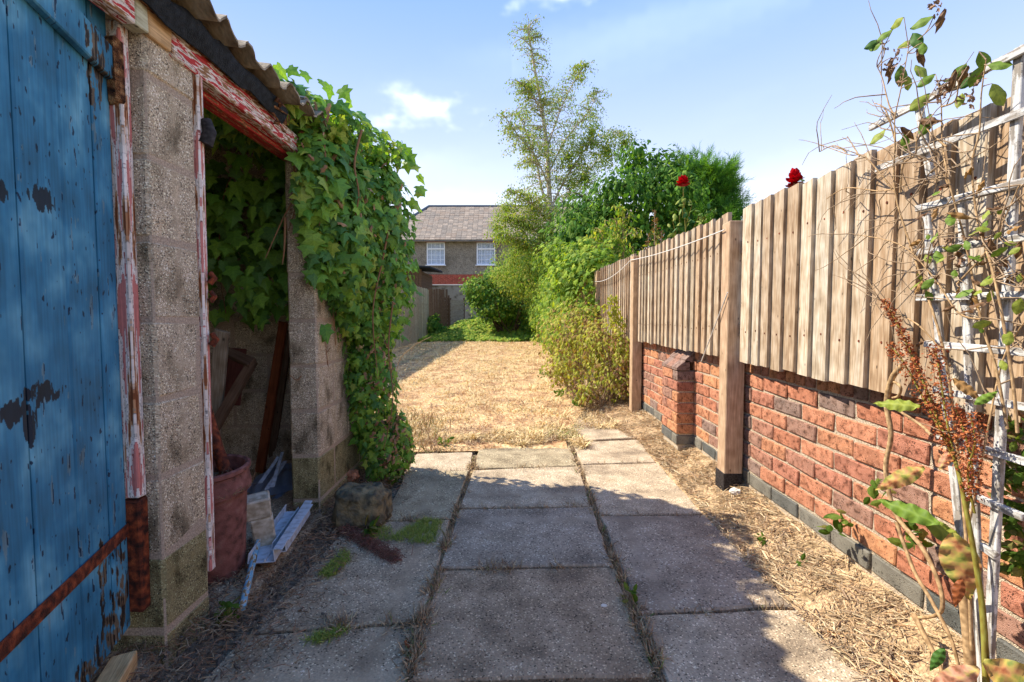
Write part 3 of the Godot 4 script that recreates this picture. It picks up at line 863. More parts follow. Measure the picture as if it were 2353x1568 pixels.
# ------------------------------------------------------------------ wall and fence
func brick_wall() -> void:
	var w := thing("brick_wall", "low red brick wall with a black bottom course under the boarded fence", "wall", Vector3(1.27, 0, -3))
	var at := -w.position
	var kinds := []
	for k in 6:   # a few chipped shapes of brick
		var b := MB.new()
		b.cbox(Transform3D(), Vector3(0.1, 0.064, 0.214), 0.004, 2, 0.0025, R)
		kinds.append(b.mesh())
	var ends := []
	for k in 3:
		var b := MB.new()
		b.cbox(Transform3D(), Vector3(0.1, 0.108, 0.065), 0.004, 2, 0.0025, R)
		ends.append(b.mesh())
	var b := MB.new()
	b.bx(Vector3(1.326, 0.40, -3.0) + at, Vector3(0.1, 0.79, 7.6), 0.003)
	part(w, "mortar", b.mesh(), M.mortar)
	var pick := func(y: int) -> StandardMaterial3D:
		if y == 0: return M["brick_black_%d" % (R.randi() % 3)]
		var k := R.randi() % 8
		if k == 7 and R.randf() < 0.4: k = 0
		return M["brick_%d" % k]
	var rest := MB.new()
	for row in 8:
		var y := 0.088 + row * 0.075 + 0.0375
		var off := 0.1125 if row % 2 else 0.0
		for k in 34:
			var d := -0.65 + off + k * 0.225
			if d > 6.6: continue
			var p := Vector3(1.318 + rr(-0.003, 0.003), y, -d) + at
			var turn := Basis.from_euler(Vector3(rr(-0.012, 0.012), rr(-0.008, 0.008), 0))
			if d > 0.85 and d < 5.3:
				var o := part(w, "brick", kinds[R.randi() % 6], pick.call(row))
				o.transform = Transform3D(turn, p)
			else:
				rest.cbox(Transform3D(turn, p), Vector3(0.1, 0.064, 0.214), 0.004, 2)
	for k in 96:
		var d := -0.65 + k * 0.0765
		if d > 6.6: continue
		var p := Vector3(1.318 + rr(-0.003, 0.003), 0.746, -d) + at
		if d > 0.85 and d < 5.3:
			var o := part(w, "brick", ends[R.randi() % 3], pick.call(1))
			o.position = p
		else:
			rest.bx(p, Vector3(0.1, 0.108, 0.065), 0.004, 2)
	var o2 := part(w, "brickwork", rest.mesh(), M.brick_1)
	o2.set_meta("kind", "stuff")
	# the pier
	b = MB.new()
	b.bx(Vector3(1.219, 0.33, -3.61) + at, Vector3(0.11, 0.56, 0.325), 0.003)
	part(w, "pier_mortar", b.mesh(), M.mortar)
	for row in 7:
		var y := 0.088 + row * 0.075 + 0.0375
		var cuts := [[3.44, 3.655], [3.665, 3.78]] if row % 2 else [[3.44, 3.545], [3.555, 3.78]]
		for c in cuts:
			b = MB.new()
			b.cbox(Transform3D(Basis(), Vector3(1.21, y, -(c[0] + c[1]) * 0.5) + at), Vector3(0.12, 0.065, c[1] - c[0]), 0.004, 2, 0.002, R)
			part(w, "brick", b.mesh(), pick.call(row))
	for t in [[1.145, 1.205, 0.615, 0.67], [1.203, 1.268, 0.672, 0.735]]:
		for k in 3:
			var d0: float = 3.435 + k * 0.117
			b = MB.new()
			var a0 := Vector3(t[0], t[2], -d0) + at
			var prof := [Vector3.ZERO, Vector3(t[1] - t[0] + 0.03, 0, 0), Vector3(t[1] - t[0] + 0.03, t[3] - t[2] + 0.012, 0), Vector3(t[1] - t[0], t[3] - t[2] + 0.012, 0), Vector3(0, 0.018, 0)]
			var far := []
			var near := []
			for q in prof:
				near.append(a0 + q); far.append(a0 + q + Vector3(0, 0, -0.112))
			b.poly(near, Vector3.BACK, 2); b.poly(far, Vector3.FORWARD, 2)
			var c: Vector3 = (near[0] + far[2]) * 0.5
			for j in 5:
				var e := (j + 1) % 5
				b.poly([near[j], near[e], far[e], far[j]], (near[j] + near[e]) * 0.5 - c, 2)
			part(w, "coping_brick", b.mesh(), M.brick_5 if k % 2 else M.brick_7)

func fence() -> void:
	var f := thing("board_fence", "tall fence of weathered overlapping vertical boards on the brick wall", "fence", Vector3(1.21, 0, -4))
	var at := -f.position
	var posts := [[2.67, 1.50, 0], [4.78, 1.565, 1], [6.84, 1.60, 1], [8.9, 1.64, 1], [0.62, 1.5, 0]]
	for q in posts:
		var b := MB.new()
		b.uvo = Vector2(rr(0, 1), rr(0, 1))
		var h: float = q[1] - 0.02
		b.cbox(Transform3D(Basis(), Vector3(1.208, 0.02 + h * 0.5, -q[0] - 0.052) + at), Vector3(0.095, h, 0.105), 0.004, 1, 0.002, R)
		var p := part(f, "post", b.mesh(), M.post_brown if q[2] == 0 else M.post)
		if q[0] < 3.0 and q[0] > 2.0:
			b = MB.new()
			b.bx(Vector3(1.207, 0.085, -2.722) + at, Vector3(0.104, 0.1, 0.113), 0.002)
			part(f, "post_shoe", b.mesh(), M.iron)
			p.set_meta("label", "square post with a dark shoe")
	var nb := MB.new()
	nb.tube(PackedVector3Array([Vector3(-0.0015, 0, 0), Vector3(0.004, 0, 0)]), 0.0045, 0.0045, 7)
	var nail := nb.mesh()
	var d := 0.35
	while d < 11.8:
		var w := rr(0.096, 0.118)
		var clash := false
		for q in posts:
			if d + w > q[0] - 0.004 and d < q[0] + 0.108:
				clash = true
				d = q[0] + 0.110
		if clash: continue
		for q in posts:
			if d < q[0] and d + w + 0.02 > q[0] - 0.004: w = q[0] - 0.006 - d
		var b := MB.new()
		b.uvo = Vector2(rr(0, 3), rr(0, 3))
		var top := 1.532 + 0.017 * (d - 1.0) + rr(-0.009, 0.007)
		var bot := 0.752 + rr(-0.006, 0.008)
		var x0 := 1.193 + rr(-0.003, 0.003)
		var e := 0.018
		var th := rr(0.018, 0.023)
		var a := [Vector3(x0, 0, -d), Vector3(x0 + e, 0, -(d + w + e)), Vector3(x0 + e + 0.005, 0, -(d + w + e)), Vector3(x0 + th, 0, -d)]
		var tilt := rr(-0.006, 0.006)
		var lo := []
		var hi := []
		for p in a:
			lo.append(p + Vector3(0, bot, 0) + at)
			hi.append(p + Vector3(rr(-0.002, 0.002), top + tilt * (p.z + d) * 6.0, 0) + at)
		var c: Vector3 = (lo[0] + hi[2]) * 0.5
		for j in 4:
			var k := (j + 1) % 4
			b.poly([lo[j], lo[k], hi[k], hi[j]], (lo[j] + lo[k]) * 0.5 - Vector3(c.x, lo[j].y, c.z))
		b.poly(hi, Vector3.UP); b.poly(lo, Vector3.DOWN)
		part(f, "board", b.mesh(), M["board_%d" % (R.randi() % 7)])
		if d > 1.0 and d < 4.8:
			for y in [1.36, 0.92]:
				var nl := part(f, "nail", nail, M.rust)
				nl.position = Vector3(x0 + e * 0.35 / (w + e) * w - 0.0005, y + rr(-0.012, 0.012), -(d + w * 0.35)) + at
		d += w
	for y in [1.36, 0.92]:
		var b := MB.new()
		b.bx(Vector3(1.236, y, -6.0) + at, Vector3(0.035, 0.07, 11.8), 0.003, 2)
		part(f, "rail", b.mesh(), M.post)
	# cords tied along the top
	var k := 0
	for l in [[Vector3(1.15, 1.46, -2.72), Vector3(1.15, 1.53, -4.85), 0.02], [Vector3(1.15, 1.53, -4.85), Vector3(1.15, 1.46, -6.9), 0.06], [Vector3(1.15, 1.12, -2.66), Vector3(1.14, 0.72, -2.98), 0.0]]:
		var ps := PackedVector3Array()
		for j in 13:
			var t := j / 12.0
			ps.append(l[0].lerp(l[1], t) + Vector3(0, -l[2] * 4.0 * t * (1.0 - t), 0))
		var b := MB.new()
		b.tube(ps, 0.0035, 0.0035, 5)
		var o := part(self, "cord", b.mesh(), M.cord)
		tag(o, ["pale cord stretched between two fence posts near the brick pier", "pale sagging cord running on towards the ivy on the fence", "short frayed string hanging beside the bleached fence post"][k], "cord")
		k += 1

func left_fence() -> void:
	var f := thing("garden_fence", "grey shaded plank fence along the far side of the lawn behind the ivy", "fence", Vector3(-3.45, 0, -12))
	var d := 3.7
	while d < 20.6:
		var w := rr(0.13, 0.15)
		var b := MB.new()
		b.uvo = Vector2(rr(0, 3), rr(0, 3))
		var h := 2.04 + rr(-0.02, 0.02)
		b.cbox(Transform3D(Basis(), Vector3(-3.45 + rr(-0.006, 0.006), h * 0.5, -d - w * 0.5) - f.position), Vector3(0.018, h, w - 0.02), 0.002, 1)
		part(f, "plank", b.mesh(), [M.grey_wood, M.board_6, M.grey_wood, M.board_4][R.randi() % 4])
		d += w
	for y in [0.5, 1.4]:
		var b := MB.new()
		b.bx(Vector3(-3.49, y, -12.1) - f.position, Vector3(0.05, 0.08, 16.8), 0.003, 2)
		part(f, "rail", b.mesh(), M.grey_wood)

# ------------------------------------------------------------------ garage
func block_run(g: Node3D, x0: float, x1: float, d0: float, d1: float, y0: float, y1: float, length: float, along_d: bool, m: Array, core := true) -> void:
	var at := -g.position
	if core:
		var b := MB.new()
		b.bx(Vector3((x0 + x1) * 0.5, (y0 + y1) * 0.5, -(d0 + d1) * 0.5) + at, Vector3(x1 - x0 - 0.005, y1 - y0, d1 - d0 - 0.005), 0.004)
		part(g, "mortar", b.mesh(), M.mortar_tan)
	var row := 0
	var y := y0
	while y < y1 - 0.03:
		var h := minf(0.2185, y1 - y)
		var a := d0 if along_d else x0
		var z := d1 if along_d else x1
		var first := length * (0.5 if row % 2 else 1.0)
		while a < z - 0.02:
			var l := minf(first, z - a)
			if z - a - l < 0.05: l = z - a
			first = length
			var ll := l - (0.01 if a + l < z - 0.001 else 0.0)
			var b := MB.new()
			var c := Vector3((x0 + x1) * 0.5, y + h * 0.5, -(a + ll * 0.5)) if along_d else Vector3(a + ll * 0.5, y + h * 0.5, -(d0 + d1) * 0.5)
			var s := Vector3(x1 - x0, h, ll) if along_d else Vector3(ll, h, d1 - d0)
			b.cbox(Transform3D(Basis(), c + at), s, 0.009, 1, 0.003, R)
			part(g, "block", b.mesh(), M[m[0] if y > 0.25 or m.size() < 2 else m[1]])
			a += l
		y += 0.225
		row += 1

func garage() -> void:
	var g := thing("garage", "decayed concrete block garage with corrugated roof and flaking red frame", "garage", Vector3(-1.7, 0, -2))
	var at := -g.position
	block_run(g, -1.22, -1.0, 1.39, 1.60, -0.137, 1.83, 0.44, true, ["block", "block_mossy"])
	block_run(g, -1.10, -0.96, 2.44, 3.22, -0.149, 1.78, 0.44, true, ["block", "block_mossy"])
	block_run(g, -2.62, -1.11, 3.1, 3.22, -0.149, 2.06, 0.44, false, ["block"])
	var b := MB.new()
	b.bx(Vector3(-2.68, 1.0, -1.7) + at, Vector3(0.11, 2.2, 3.0), 0.01)
	part(g, "wall", b.mesh(), M.block)
	b = MB.new()
	b.bx(Vector3(-1.85, 0.95, 0.05) + at, Vector3(1.5, 2.1, 0.11), 0.01)
	part(g, "wall", b.mesh(), M.block)
	b = MB.new()
	b.bx(Vector3(-1.15, 0.95, -0.24) + at, Vector3(0.1, 2.0, 0.46), 0.01)
	part(g, "wall", b.mesh(), M.block)
	b = MB.new()
	b.cbox(Transform3D(Basis(), Vector3(-1.82, -0.035, -1.58) + at), Vector3(1.60, 0.12, 3.1), 0.02, 2, 0.004, R)
	b.cbox(Transform3D(Basis(), Vector3(-0.975, -0.036, -2.02) + at), Vector3(0.10, 0.12, 0.80), 0.02, 2, 0.006, R)
	part(g, "floor", b.mesh(), M.slab)
	# roof sheets, waves running down to the eaves
	for sh in [[0.1, 1.22, 0.0], [1.15, 2.24, 0.012], [2.16, 3.26, 0.024]]:
		b = MB.new()
		var up := []
		var dn := []
		var n := int((sh[1] - sh[0]) / 0.0146)
		var ragged := []
		for k in n + 1: ragged.append(rr(-0.006, 0.006) + 0.012 * sin(k * 0.11))
		for i in 9:
			var ru := []
			var rd := []
			for k in n + 1:
				var d: float = sh[0] + (sh[1] - sh[0]) * k / n
				var x: float = lerpf(-0.885, -2.75, i / 8.0) + (ragged[k] if i == 0 else 0.0)
				var y: float = 1.895 + sh[2] + (-0.885 - x) * 0.12 + 0.024 * cos(TAU * d / 0.146) - 0.012 * (d - 1.5)
				ru.append(Vector3(x, y + 0.004, -d) + at); rd.append(Vector3(x, y - 0.004, -d) + at)
			up.append(ru); dn.append(rd)
		b.grid(up, 1.0, true); b.grid(dn, 1.0, false)
		b.grid([up[0], dn[0]], 1.0, false)
		var e0 := []
		var e1 := []
		for i in 9:
			e0.append(up[i][n]); e1.append(dn[i][n])
		b.grid([e0, e1], 1.0, false)
		part(g, "roof_sheet", b.mesh(), M.cement_sheet)
	# eaves timbers: a rough batten, torn felt, the painted beam
	b = MB.new()
	b.cbox(Transform3D(Basis.from_euler(Vector3(0, 0, 0.1)), Vector3(-1.0, 1.852, -1.15) + at), Vector3(0.05, 0.05, 2.16), 0.006, 2, 0.004, R)
	part(g, "batten", b.mesh(), M.rot)
	b = MB.new()
	for i in 2:
		var rows := []
		for e in [[-0.966, 1.815], [-0.955, 1.835], [-0.94, 1.862], [-0.95, 1.885]]:
			var row := []
			for k in 30:
				var d := 0.3 + 1.83 * k / 29.0
				row.append(Vector3(e[0] + wav.get_noise_2d(d * 22.0, e[1] * 60.0) * 0.008 + i * -0.004, e[1] - 0.012 * (d - 1.5) + wav.get_noise_2d(d * 30.0, 7.0 + e[1] * 9.0) * 0.03, -d) + at)
			rows.append(row)
		b.grid(rows, 1.0, i == 0)
	part(g, "felt_strip", b.mesh(), M.felt)
	b = MB.new()
	b.cbox(Transform3D(Basis(), Vector3(-1.012, 1.79, -1.955) + at), Vector3(0.046, 0.075, 0.93), 0.004, 2, 0.003, R)
	part(g, "lintel", b.mesh(), M.red_white).set_meta("label", "timber lintel with flaking red paint over white")
	b = MB.new()
	b.cbox(Transform3D(Basis(), Vector3(-1.065, 1.762, -2.02) + at), Vector3(0.058, 0.06, 0.80), 0.004, 2, 0.003, R)
	part(g, "lintel_rail", b.mesh(), M.red_flaked)
	for q in [[0.25, 1.344, "red_white"], [1.346, 1.392, "pale_green"], [1.394, 1.488, "bare_wood"]]:
		b = MB.new()
		b.cbox(Transform3D(Basis(), Vector3(-1.007, 1.80, -(q[0] + q[1]) * 0.5) + at), Vector3(0.04, 0.078, q[1] - q[0]), 0.003, 2, 0.002, R)
		part(g, "fascia_board", b.mesh(), M[q[2]])
	for k in 14:   # the rotten end of the eaves, in splinters
		b = MB.new()
		var d := rr(2.0, 2.42)
		var p := Vector3(rr(-1.03, -0.93), rr(1.79, 1.87), -d) + at
		b.tube(PackedVector3Array([p, p + Vector3(rr(-0.01, 0.03), rr(-0.03, 0.01), rr(-0.12, 0.04))]), rr(0.006, 0.014), 0.001, 5)
		part(g, "splinter", b.mesh(), M.rot)
	# frame by the door and by the opening
	b = MB.new()
	b.cbox(Transform3D(Basis(), Vector3(-1.0605, 1.135, -1.372) + at), Vector3(0.044, 1.29, 0.034), 0.003, 1, 0.001, R)
	part(g, "door_frame", b.mesh(), M.white_flaked)
	b = MB.new()
	b.cbox(Transform3D(Basis(), Vector3(-1.0605, 0.325, -1.370) + at), Vector3(0.046, 0.32, 0.036), 0.004, 1, 0.003, R)
	part(g, "door_frame_foot", b.mesh(), M.rust)
	b = MB.new()
	b.cbox(Transform3D(Basis.from_euler(Vector3(0.01, 0, 0.015)), Vector3(-1.056, 1.645, -1.352) + at), Vector3(0.04, 0.17, 0.028), 0.007, 1, 0.005, R)
	part(g, "hinge_block", b.mesh(), M.rot)
	b = MB.new()
	b.cbox(Transform3D(Basis.from_euler(Vector3(0, 0, -0.006)), Vector3(-1.018, 0.96, -1.620) + at), Vector3(0.05, 1.62, 0.032), 0.004, 1, 0.002, R)
	part(g, "opening_frame", b.mesh(), M.white_flaked)
	for q in [[1.585, 0.024], [1.12, 0.011], [1.06, 0.010], [0.92, 0.012]]:
		b = MB.new()
		b.tube(PackedVector3Array([Vector3(-0.985, q[0] - q[1] * 1.6, -1.625) + at, Vector3(-0.972, q[0], -1.63) + at, Vector3(-0.985, q[0] + q[1] * 1.6, -1.63) + at]), q[1], q[1] * 0.75, 8)
		part(g, "hinge_pin" if q[1] < 0.02 else "latch", b.mesh(), M.rust if q[1] < 0.02 else M.iron)
	# the blue door, hung on the frame and swung a little outwards
	var dr := Node3D.new()
	dr.name = "door"
	dr.set_meta("label", "blue painted plank door with chipped paint and rusty strap hinge")
	g.add_child(dr)
	dr.position = Vector3(-1.083, 0, -1.352) + at
	dr.rotation.y = -atan2(0.95, 0.31)   # its own +x runs along the door towards the camera
	var edges := [0.0, 0.10, 0.252, 0.414, 0.57, 0.72, 0.80]
	for k in 6:
		b = MB.new()
		var w: float = edges[k + 1] - edges[k] - 0.009
		var c := Vector3((edges[k] + edges[k + 1]) * 0.5, 1.02, rr(-0.001, 0.001))
		b.uvo = Vector2(c.x, c.y)
		var low := 0.09 if k > 1 else 0.13
		c.y = (low + 1.93) * 0.5; b.uvo.y = c.y
		b.cbox(Transform3D(Basis(), c), Vector3(w, 1.93 - low, 0.022), 0.004, 1, 0.0008, R)
		part(dr, "plank", b.mesh(), M.blue)
	for q in [[1.66, 0.085], [0.30, 0.10]]:
		b = MB.new()
		b.uvo = Vector2(0.4, q[0] + 0.02)
		b.cbox(Transform3D(Basis(), Vector3(0.40, q[0], -0.021 if q[0] > 1.0 else 0.021)), Vector3(0.80, q[1], 0.02), 0.003, 1, 0.001, R)
		part(dr, "ledge", b.mesh(), M.blue)
	b = MB.new()
	b.cbox(Transform3D(Basis.from_euler(Vector3(0, 0, 0.0)), Vector3(0.36, 0.405, -0.0145)), Vector3(0.72, 0.036, 0.005), 0.002, 0, 0.001, R)
	part(dr, "strap_hinge", b.mesh(), M.rust)

# ------------------------------------------------------------------ house and yard behind
func house() -> void:
	var h := thing("house", "grey pebbledashed house with pinkish tiled roof and white windows beyond the garden", "house", Vector3(0, 0, -32))
	var d := 32.0
	var at := -h.position
	var x0 := -8.2
	var x1 := 8.0
	var wins := [[D(980, 557, d).x, D(1022, 557, d).x], [D(1095, 557, d).x, D(1138, 557, d).x], [4.1, 5.3]]
	var wy := [D(1000, 609, d).y, D(1000, 557, d).y]
	var top := D(1000, 551, d).y
	var band := D(1000, 631, d).y
	# upper wall in strips round the window openings
	var xs := [x0]
	for w in wins: xs.append_array([w[0], w[1]])
	xs.append(x1)
	var b := MB.new()
	for k in range(0, xs.size(), 2):
		b.bx(Vector3((xs[k] + xs[k + 1]) * 0.5, (band + top) * 0.5, -d - 0.12) + at, Vector3(xs[k + 1] - xs[k], top - band, 0.24), 0.001)
	for w in wins:
		b.bx(Vector3((w[0] + w[1]) * 0.5, (band + wy[0]) * 0.5, -d - 0.12) + at, Vector3(w[1] - w[0] - 0.004, wy[0] - band - 0.01, 0.24), 0.001)
		b.bx(Vector3((w[0] + w[1]) * 0.5, (top + wy[1]) * 0.5 + 0.04, -d - 0.135) + at, Vector3(w[1] - w[0] - 0.004, top - wy[1] - 0.08, 0.21), 0.001)
	part(h, "wall", b.mesh(), M.pebbledash)
	b = MB.new()
	b.bx(Vector3(-0.1, 2.5, -36.2) + at, Vector3(16.0, 7.2, 7.6), 0.01)
	part(h, "inner_wall", b.mesh(), M.room)
	for w in wins:
		b = MB.new()
		b.bx(Vector3((w[0] + w[1]) * 0.5, wy[1] + 0.07, -d - 0.1) + at, Vector3(w[1] - w[0] + 0.16, 0.14, 0.212), 0.002)
		part(h, "brick_head", b.mesh(), M.house_brick)
		var n := Node3D.new()
		n.name = "window"
		h.add_child(n, true)
		n.position = Vector3((w[0] + w[1]) * 0.5, (wy[0] + wy[1]) * 0.5, -d - 0.05) + at
		var ww: float = w[1] - w[0]
		var hh: float = wy[1] - wy[0]
		b = MB.new()
		for s in [-1, 1]:
			b.bx(Vector3(s * (ww - 0.07) * 0.5, 0, 0), Vector3(0.07, hh, 0.07), 0.004)
			b.bx(Vector3(0, s * (hh - 0.07) * 0.5, 0.001), Vector3(ww - 0.13, 0.07, 0.07), 0.004)
		b.bx(Vector3(0, hh * 0.21, 0.004), Vector3(ww - 0.13, 0.09, 0.075), 0.004)
		for s in [-0.25, 0.0, 0.25]: b.bx(Vector3(s * ww, 0, 0.006), Vector3(0.025, hh - 0.13, 0.02), 0.002)
		for s in [-0.27, -0.06, ]: b.bx(Vector3(0, s * hh, 0.008), Vector3(ww - 0.13, 0.022, 0.02), 0.002)
		b.bx(Vector3(0, -hh * 0.5 - 0.03, 0.07), Vector3(ww + 0.14, 0.05, 0.2), 0.004)
		part(n, "frame", b.mesh(), M.upvc)
		b = MB.new()
		b.bx(Vector3(0, 0, -0.012), Vector3(ww - 0.1, hh - 0.1, 0.006), 0.0005)
		part(n, "pane", b.mesh(), M.glass)
		b = MB.new()
		for k in 11:
			b.cbox(Transform3D(Basis.from_euler(Vector3(0, 0.45, 0)), Vector3((k - 5) * ww / 11.5, 0, -0.13)), Vector3(0.085, hh - 0.02, 0.003), 0.0005)
		part(n, "blind", b.mesh(), M.blind)
	# brick below, in courses
	b = MB.new()
	b.bx(Vector3((x0 + x1) * 0.5, band - 1.9, -d - 0.13) + at, Vector3(x1 - x0, 3.79, 0.2), 0.002)
	part(h, "lower_wall", b.mesh(), M.mortar)
	b = MB.new()
	for row in 16:
		var y := band - 0.04 - row * 0.075
		for k in 44:
			var x := -6.0 + k * 0.225 + (0.1125 if row % 2 else 0.0)
			b.bx(Vector3(x, y, -d - 0.024) + at, Vector3(0.216, 0.066, 0.02), 0.002, 0)
	var o := part(h, "brickwork", b.mesh(), M.house_brick)
	o.set_meta("kind", "stuff")
	# hipped roof, tile by tile on the side one sees
	var ridge_d := 35.6
	var ridge_y := D(1000, 475, ridge_d).y
	var ey := D(1000, 551, d - 0.35).y
	var ed := d - 0.35
	var rl := D(985, 473, ridge_d).x
	var el := rl - 2.75
	b = MB.new()
	var A := Vector3(el, ey - 0.05, -ed) + at
	var B := Vector3(9.0, ey - 0.05, -ed) + at
	var C := Vector3(9.0, ridge_y - 0.05, -ridge_d) + at
	var E := Vector3(rl, ridge_y - 0.05, -ridge_d) + at
	var Fp := Vector3(el, ey - 0.05, -2 * ridge_d + ed) + at
	b.poly([A, B, C, E], Vector3(0, 1, 1), 0)
	b.poly([A, E, Fp], Vector3(-1, 1, 0), 0)
	b.poly([B, C, Vector3(9.0, ey - 0.05, -2 * ridge_d + ed) + at], Vector3(1, 0, 0), 0)
	b.poly([Fp, E, C, Vector3(9.0, ey - 0.05, -2 * ridge_d + ed) + at], Vector3(0, 1, -1), 0)
	var roof := part(h, "roof", b.mesh(), M.tile_1)
	b = MB.new()
	b.tube(PackedVector3Array([E + Vector3(0, 0.06, 0), C + Vector3(0, 0.06, 0)]), 0.11, 0.11, 8)
	b.tube(PackedVector3Array([E + Vector3(0, 0.06, 0), A + Vector3(0, 0.06, 0)]), 0.10, 0.10, 8)
	part(roof, "ridge_tiles", b.mesh(), M.ridge)
	var rows := 17
	var slope := Vector3(0, ridge_y - ey, -(ridge_d - ed))
	var sl := slope.length()
	var tilt := Basis(Vector3.RIGHT, atan2(ridge_y - ey, ridge_d - ed) - 0.035)
	var shapes := []
	for k in 3:
		b = MB.new()
		b.cbox(Transform3D(), Vector3(0.325, 0.045, sl / rows + 0.07), 0.006, 0, 0.004, R)
		shapes.append(b.mesh())
	var others := MB.new()
	var made := 0
	for r in rows:
		var t := (r + 0.45) / rows
		var left := lerpf(el, rl, t) + 0.2
		var cx := left + (0.165 if r % 2 else 0.0)
		while cx < 8.9:
			var p := Vector3(cx, ey, -ed) + slope * t + Vector3(0, 0.01 + rr(-0.004, 0.008), 0) + at
			if cx > -6.3 and cx < -0.2 and made < 300:
				var ti := part(roof, "tile", shapes[made % 3], M["tile_%d" % (R.randi() % 5)])
				ti.transform = Transform3D(tilt, p)
				made += 1
			else:
				others.cbox(Transform3D(tilt, p), Vector3(0.325, 0.045, sl / rows + 0.07), 0.006, 0)
			cx += 0.332
	o = part(roof, "tiles", others.mesh(), M.tile_0)
	o.set_meta("kind", "stuff")
	b = MB.new()
	b.bx(Vector3((el + 9.0) * 0.5, ey - 0.09, -ed + 0.03) + at, Vector3(9.0 - el, 0.07, 0.1), 0.02, 0)
	part(h, "gutter", b.mesh(), M.tile_4)
	# the rendered wall of the next yard
	var w := thing("yard_wall", "grey rendered wall with pale coping in front of the brick base of the house", "wall", Vector3(-1, 0, -27))
	b = MB.new()
	var wt := D(1030, 657, 27.0).y
	b.bx(Vector3(0, wt * 0.5, 0), Vector3(9, wt, 0.2), 0.005)
	part(w, "render", b.mesh(), M.render_grey)
	b = MB.new()
	b.bx(Vector3(0, wt + 0.035, 0), Vector3(9.1, 0.065, 0.28), 0.01)
	part(w, "coping", b.mesh(), M.coping)

func back_yard() -> void:
	# shed behind the end of the plank fence
	var d := 22.5
	var c := D(967, 700, d)
	var roof_y := D(967, 607, d).y
	var s := thing("shed", "old brown timber shed with dark flat roof behind the grey plank fence", "shed", Vector3(c.x - 1.1, 0, -d - 1.6))
	var b := MB.new()
	b.bx(Vector3(-0.2, roof_y * 0.5 - 0.1, -0.1), Vector3(2.3, roof_y - 0.3, 2.9), 0.01)
	part(s, "inner_wall", b.mesh(), M.dark_wood)
	var n := int((roof_y - 0.25) / 0.14)
	for k in n:
		b = MB.new()
		b.uvo = Vector2(rr(0, 2), rr(0, 2))
		b.cbox(Transform3D(Basis.from_euler(Vector3(0, 0, 0.06)), Vector3(1.105, 0.12 + k * 0.14, 0)), Vector3(0.025, 0.135, 3.2), 0.003, 2)
		part(s, "weatherboard", b.mesh(), M.dark_wood)
	for k in 16:
		b = MB.new()
		b.uvo = Vector2(rr(0, 2), rr(0, 2))
		b.cbox(Transform3D(Basis(), Vector3(-1.1 + k * 0.145, (roof_y - 0.2) * 0.5, 1.6)), Vector3(0.135, roof_y - 0.25, 0.025), 0.003, 1)
		part(s, "plank", b.mesh(), M.maroon_wood if k > 5 and k < 13 else M.dark_wood)
	b = MB.new()
	b.cbox(Transform3D(Basis.from_euler(Vector3(0.03, 0, -0.06)), Vector3(0.1, roof_y - 0.02, 0)), Vector3(3.0, 0.09, 3.9), 0.02, 0)
	part(s, "roof", b.mesh(), M.felt)
	# back fence: dark upright planks, then two broken panels of level boards
	var f := thing("back_fence", "dark weathered upright planks closing the end of the garden", "fence", Vector3(-3.3, 0, -21.2))
	for k in 8:
		b = MB.new()
		b.uvo = Vector2(rr(0, 2), rr(0, 2))
		b.cbox(Transform3D(Basis.from_euler(Vector3(0, 0, rr(-0.02, 0.02))), Vector3(-0.2 + k * 0.1, 1.05, rr(-0.01, 0.01))), Vector3(0.095, 2.1 + rr(-0.05, 0.05), 0.02), 0.003, 1)
		part(f, "plank", b.mesh(), M.dark_wood)
	var k2 := 0
	for q in [[1012, 1031, 21.6, 682, "narrow slatted panel of brown level boards beside dark planks", "slatted_fence"], [1035, 1066, 22.2, 688, "broken grey panel of level boards half buried in ivy", "broken_fence"]]:
		var a := D(q[0], 724, q[2])
		var z := D(q[1], 724, q[2])
		var y1 := D(q[0], q[3], q[2]).y
		var p := thing(q[5], q[4], "fence", Vector3((a.x + z.x) * 0.5, 0, a.z))
		for k in 10:
			b = MB.new()
			b.uvo = Vector2(rr(0, 2), rr(0, 2))
			b.cbox(Transform3D(Basis.from_euler(Vector3(rr(-0.05, 0.1), 0, rr(-0.03, 0.03))), Vector3(0, y1 - 0.1 - k * 0.16, 0)), Vector3(z.x - a.x, 0.14, 0.02), 0.003, 0)
			part(p, "board", b.mesh(), M.grey_wood if k2 else M.dark_wood)
		for e in [-1, 1]:
			b = MB.new()
			b.bx(Vector3(e * (z.x - a.x) * 0.5, y1 * 0.5 + 0.03, -0.03), Vector3(0.07, y1 + 0.06, 0.05), 0.003)
			part(p, "post", b.mesh(), M.dark_wood)
		k2 += 1

# ------------------------------------------------------------------ trees
func curve(ps: Array, steps := 6) -> PackedVector3Array:
	var c := Curve3D.new()
	for k in ps.size():
		var t: Vector3 = (ps[mini(k + 1, ps.size() - 1)] - ps[maxi(k - 1, 0)]) / 6.0
		c.add_point(ps[k], -t, t)
	var out := PackedVector3Array()
	for k in (ps.size() - 1) * steps + 1: out.append(c.sample(mini(k / steps, ps.size() - 2) if k < (ps.size() - 1) * steps else ps.size() - 2, float(k % steps) / steps if k < (ps.size() - 1) * steps else 1.0))
	return out

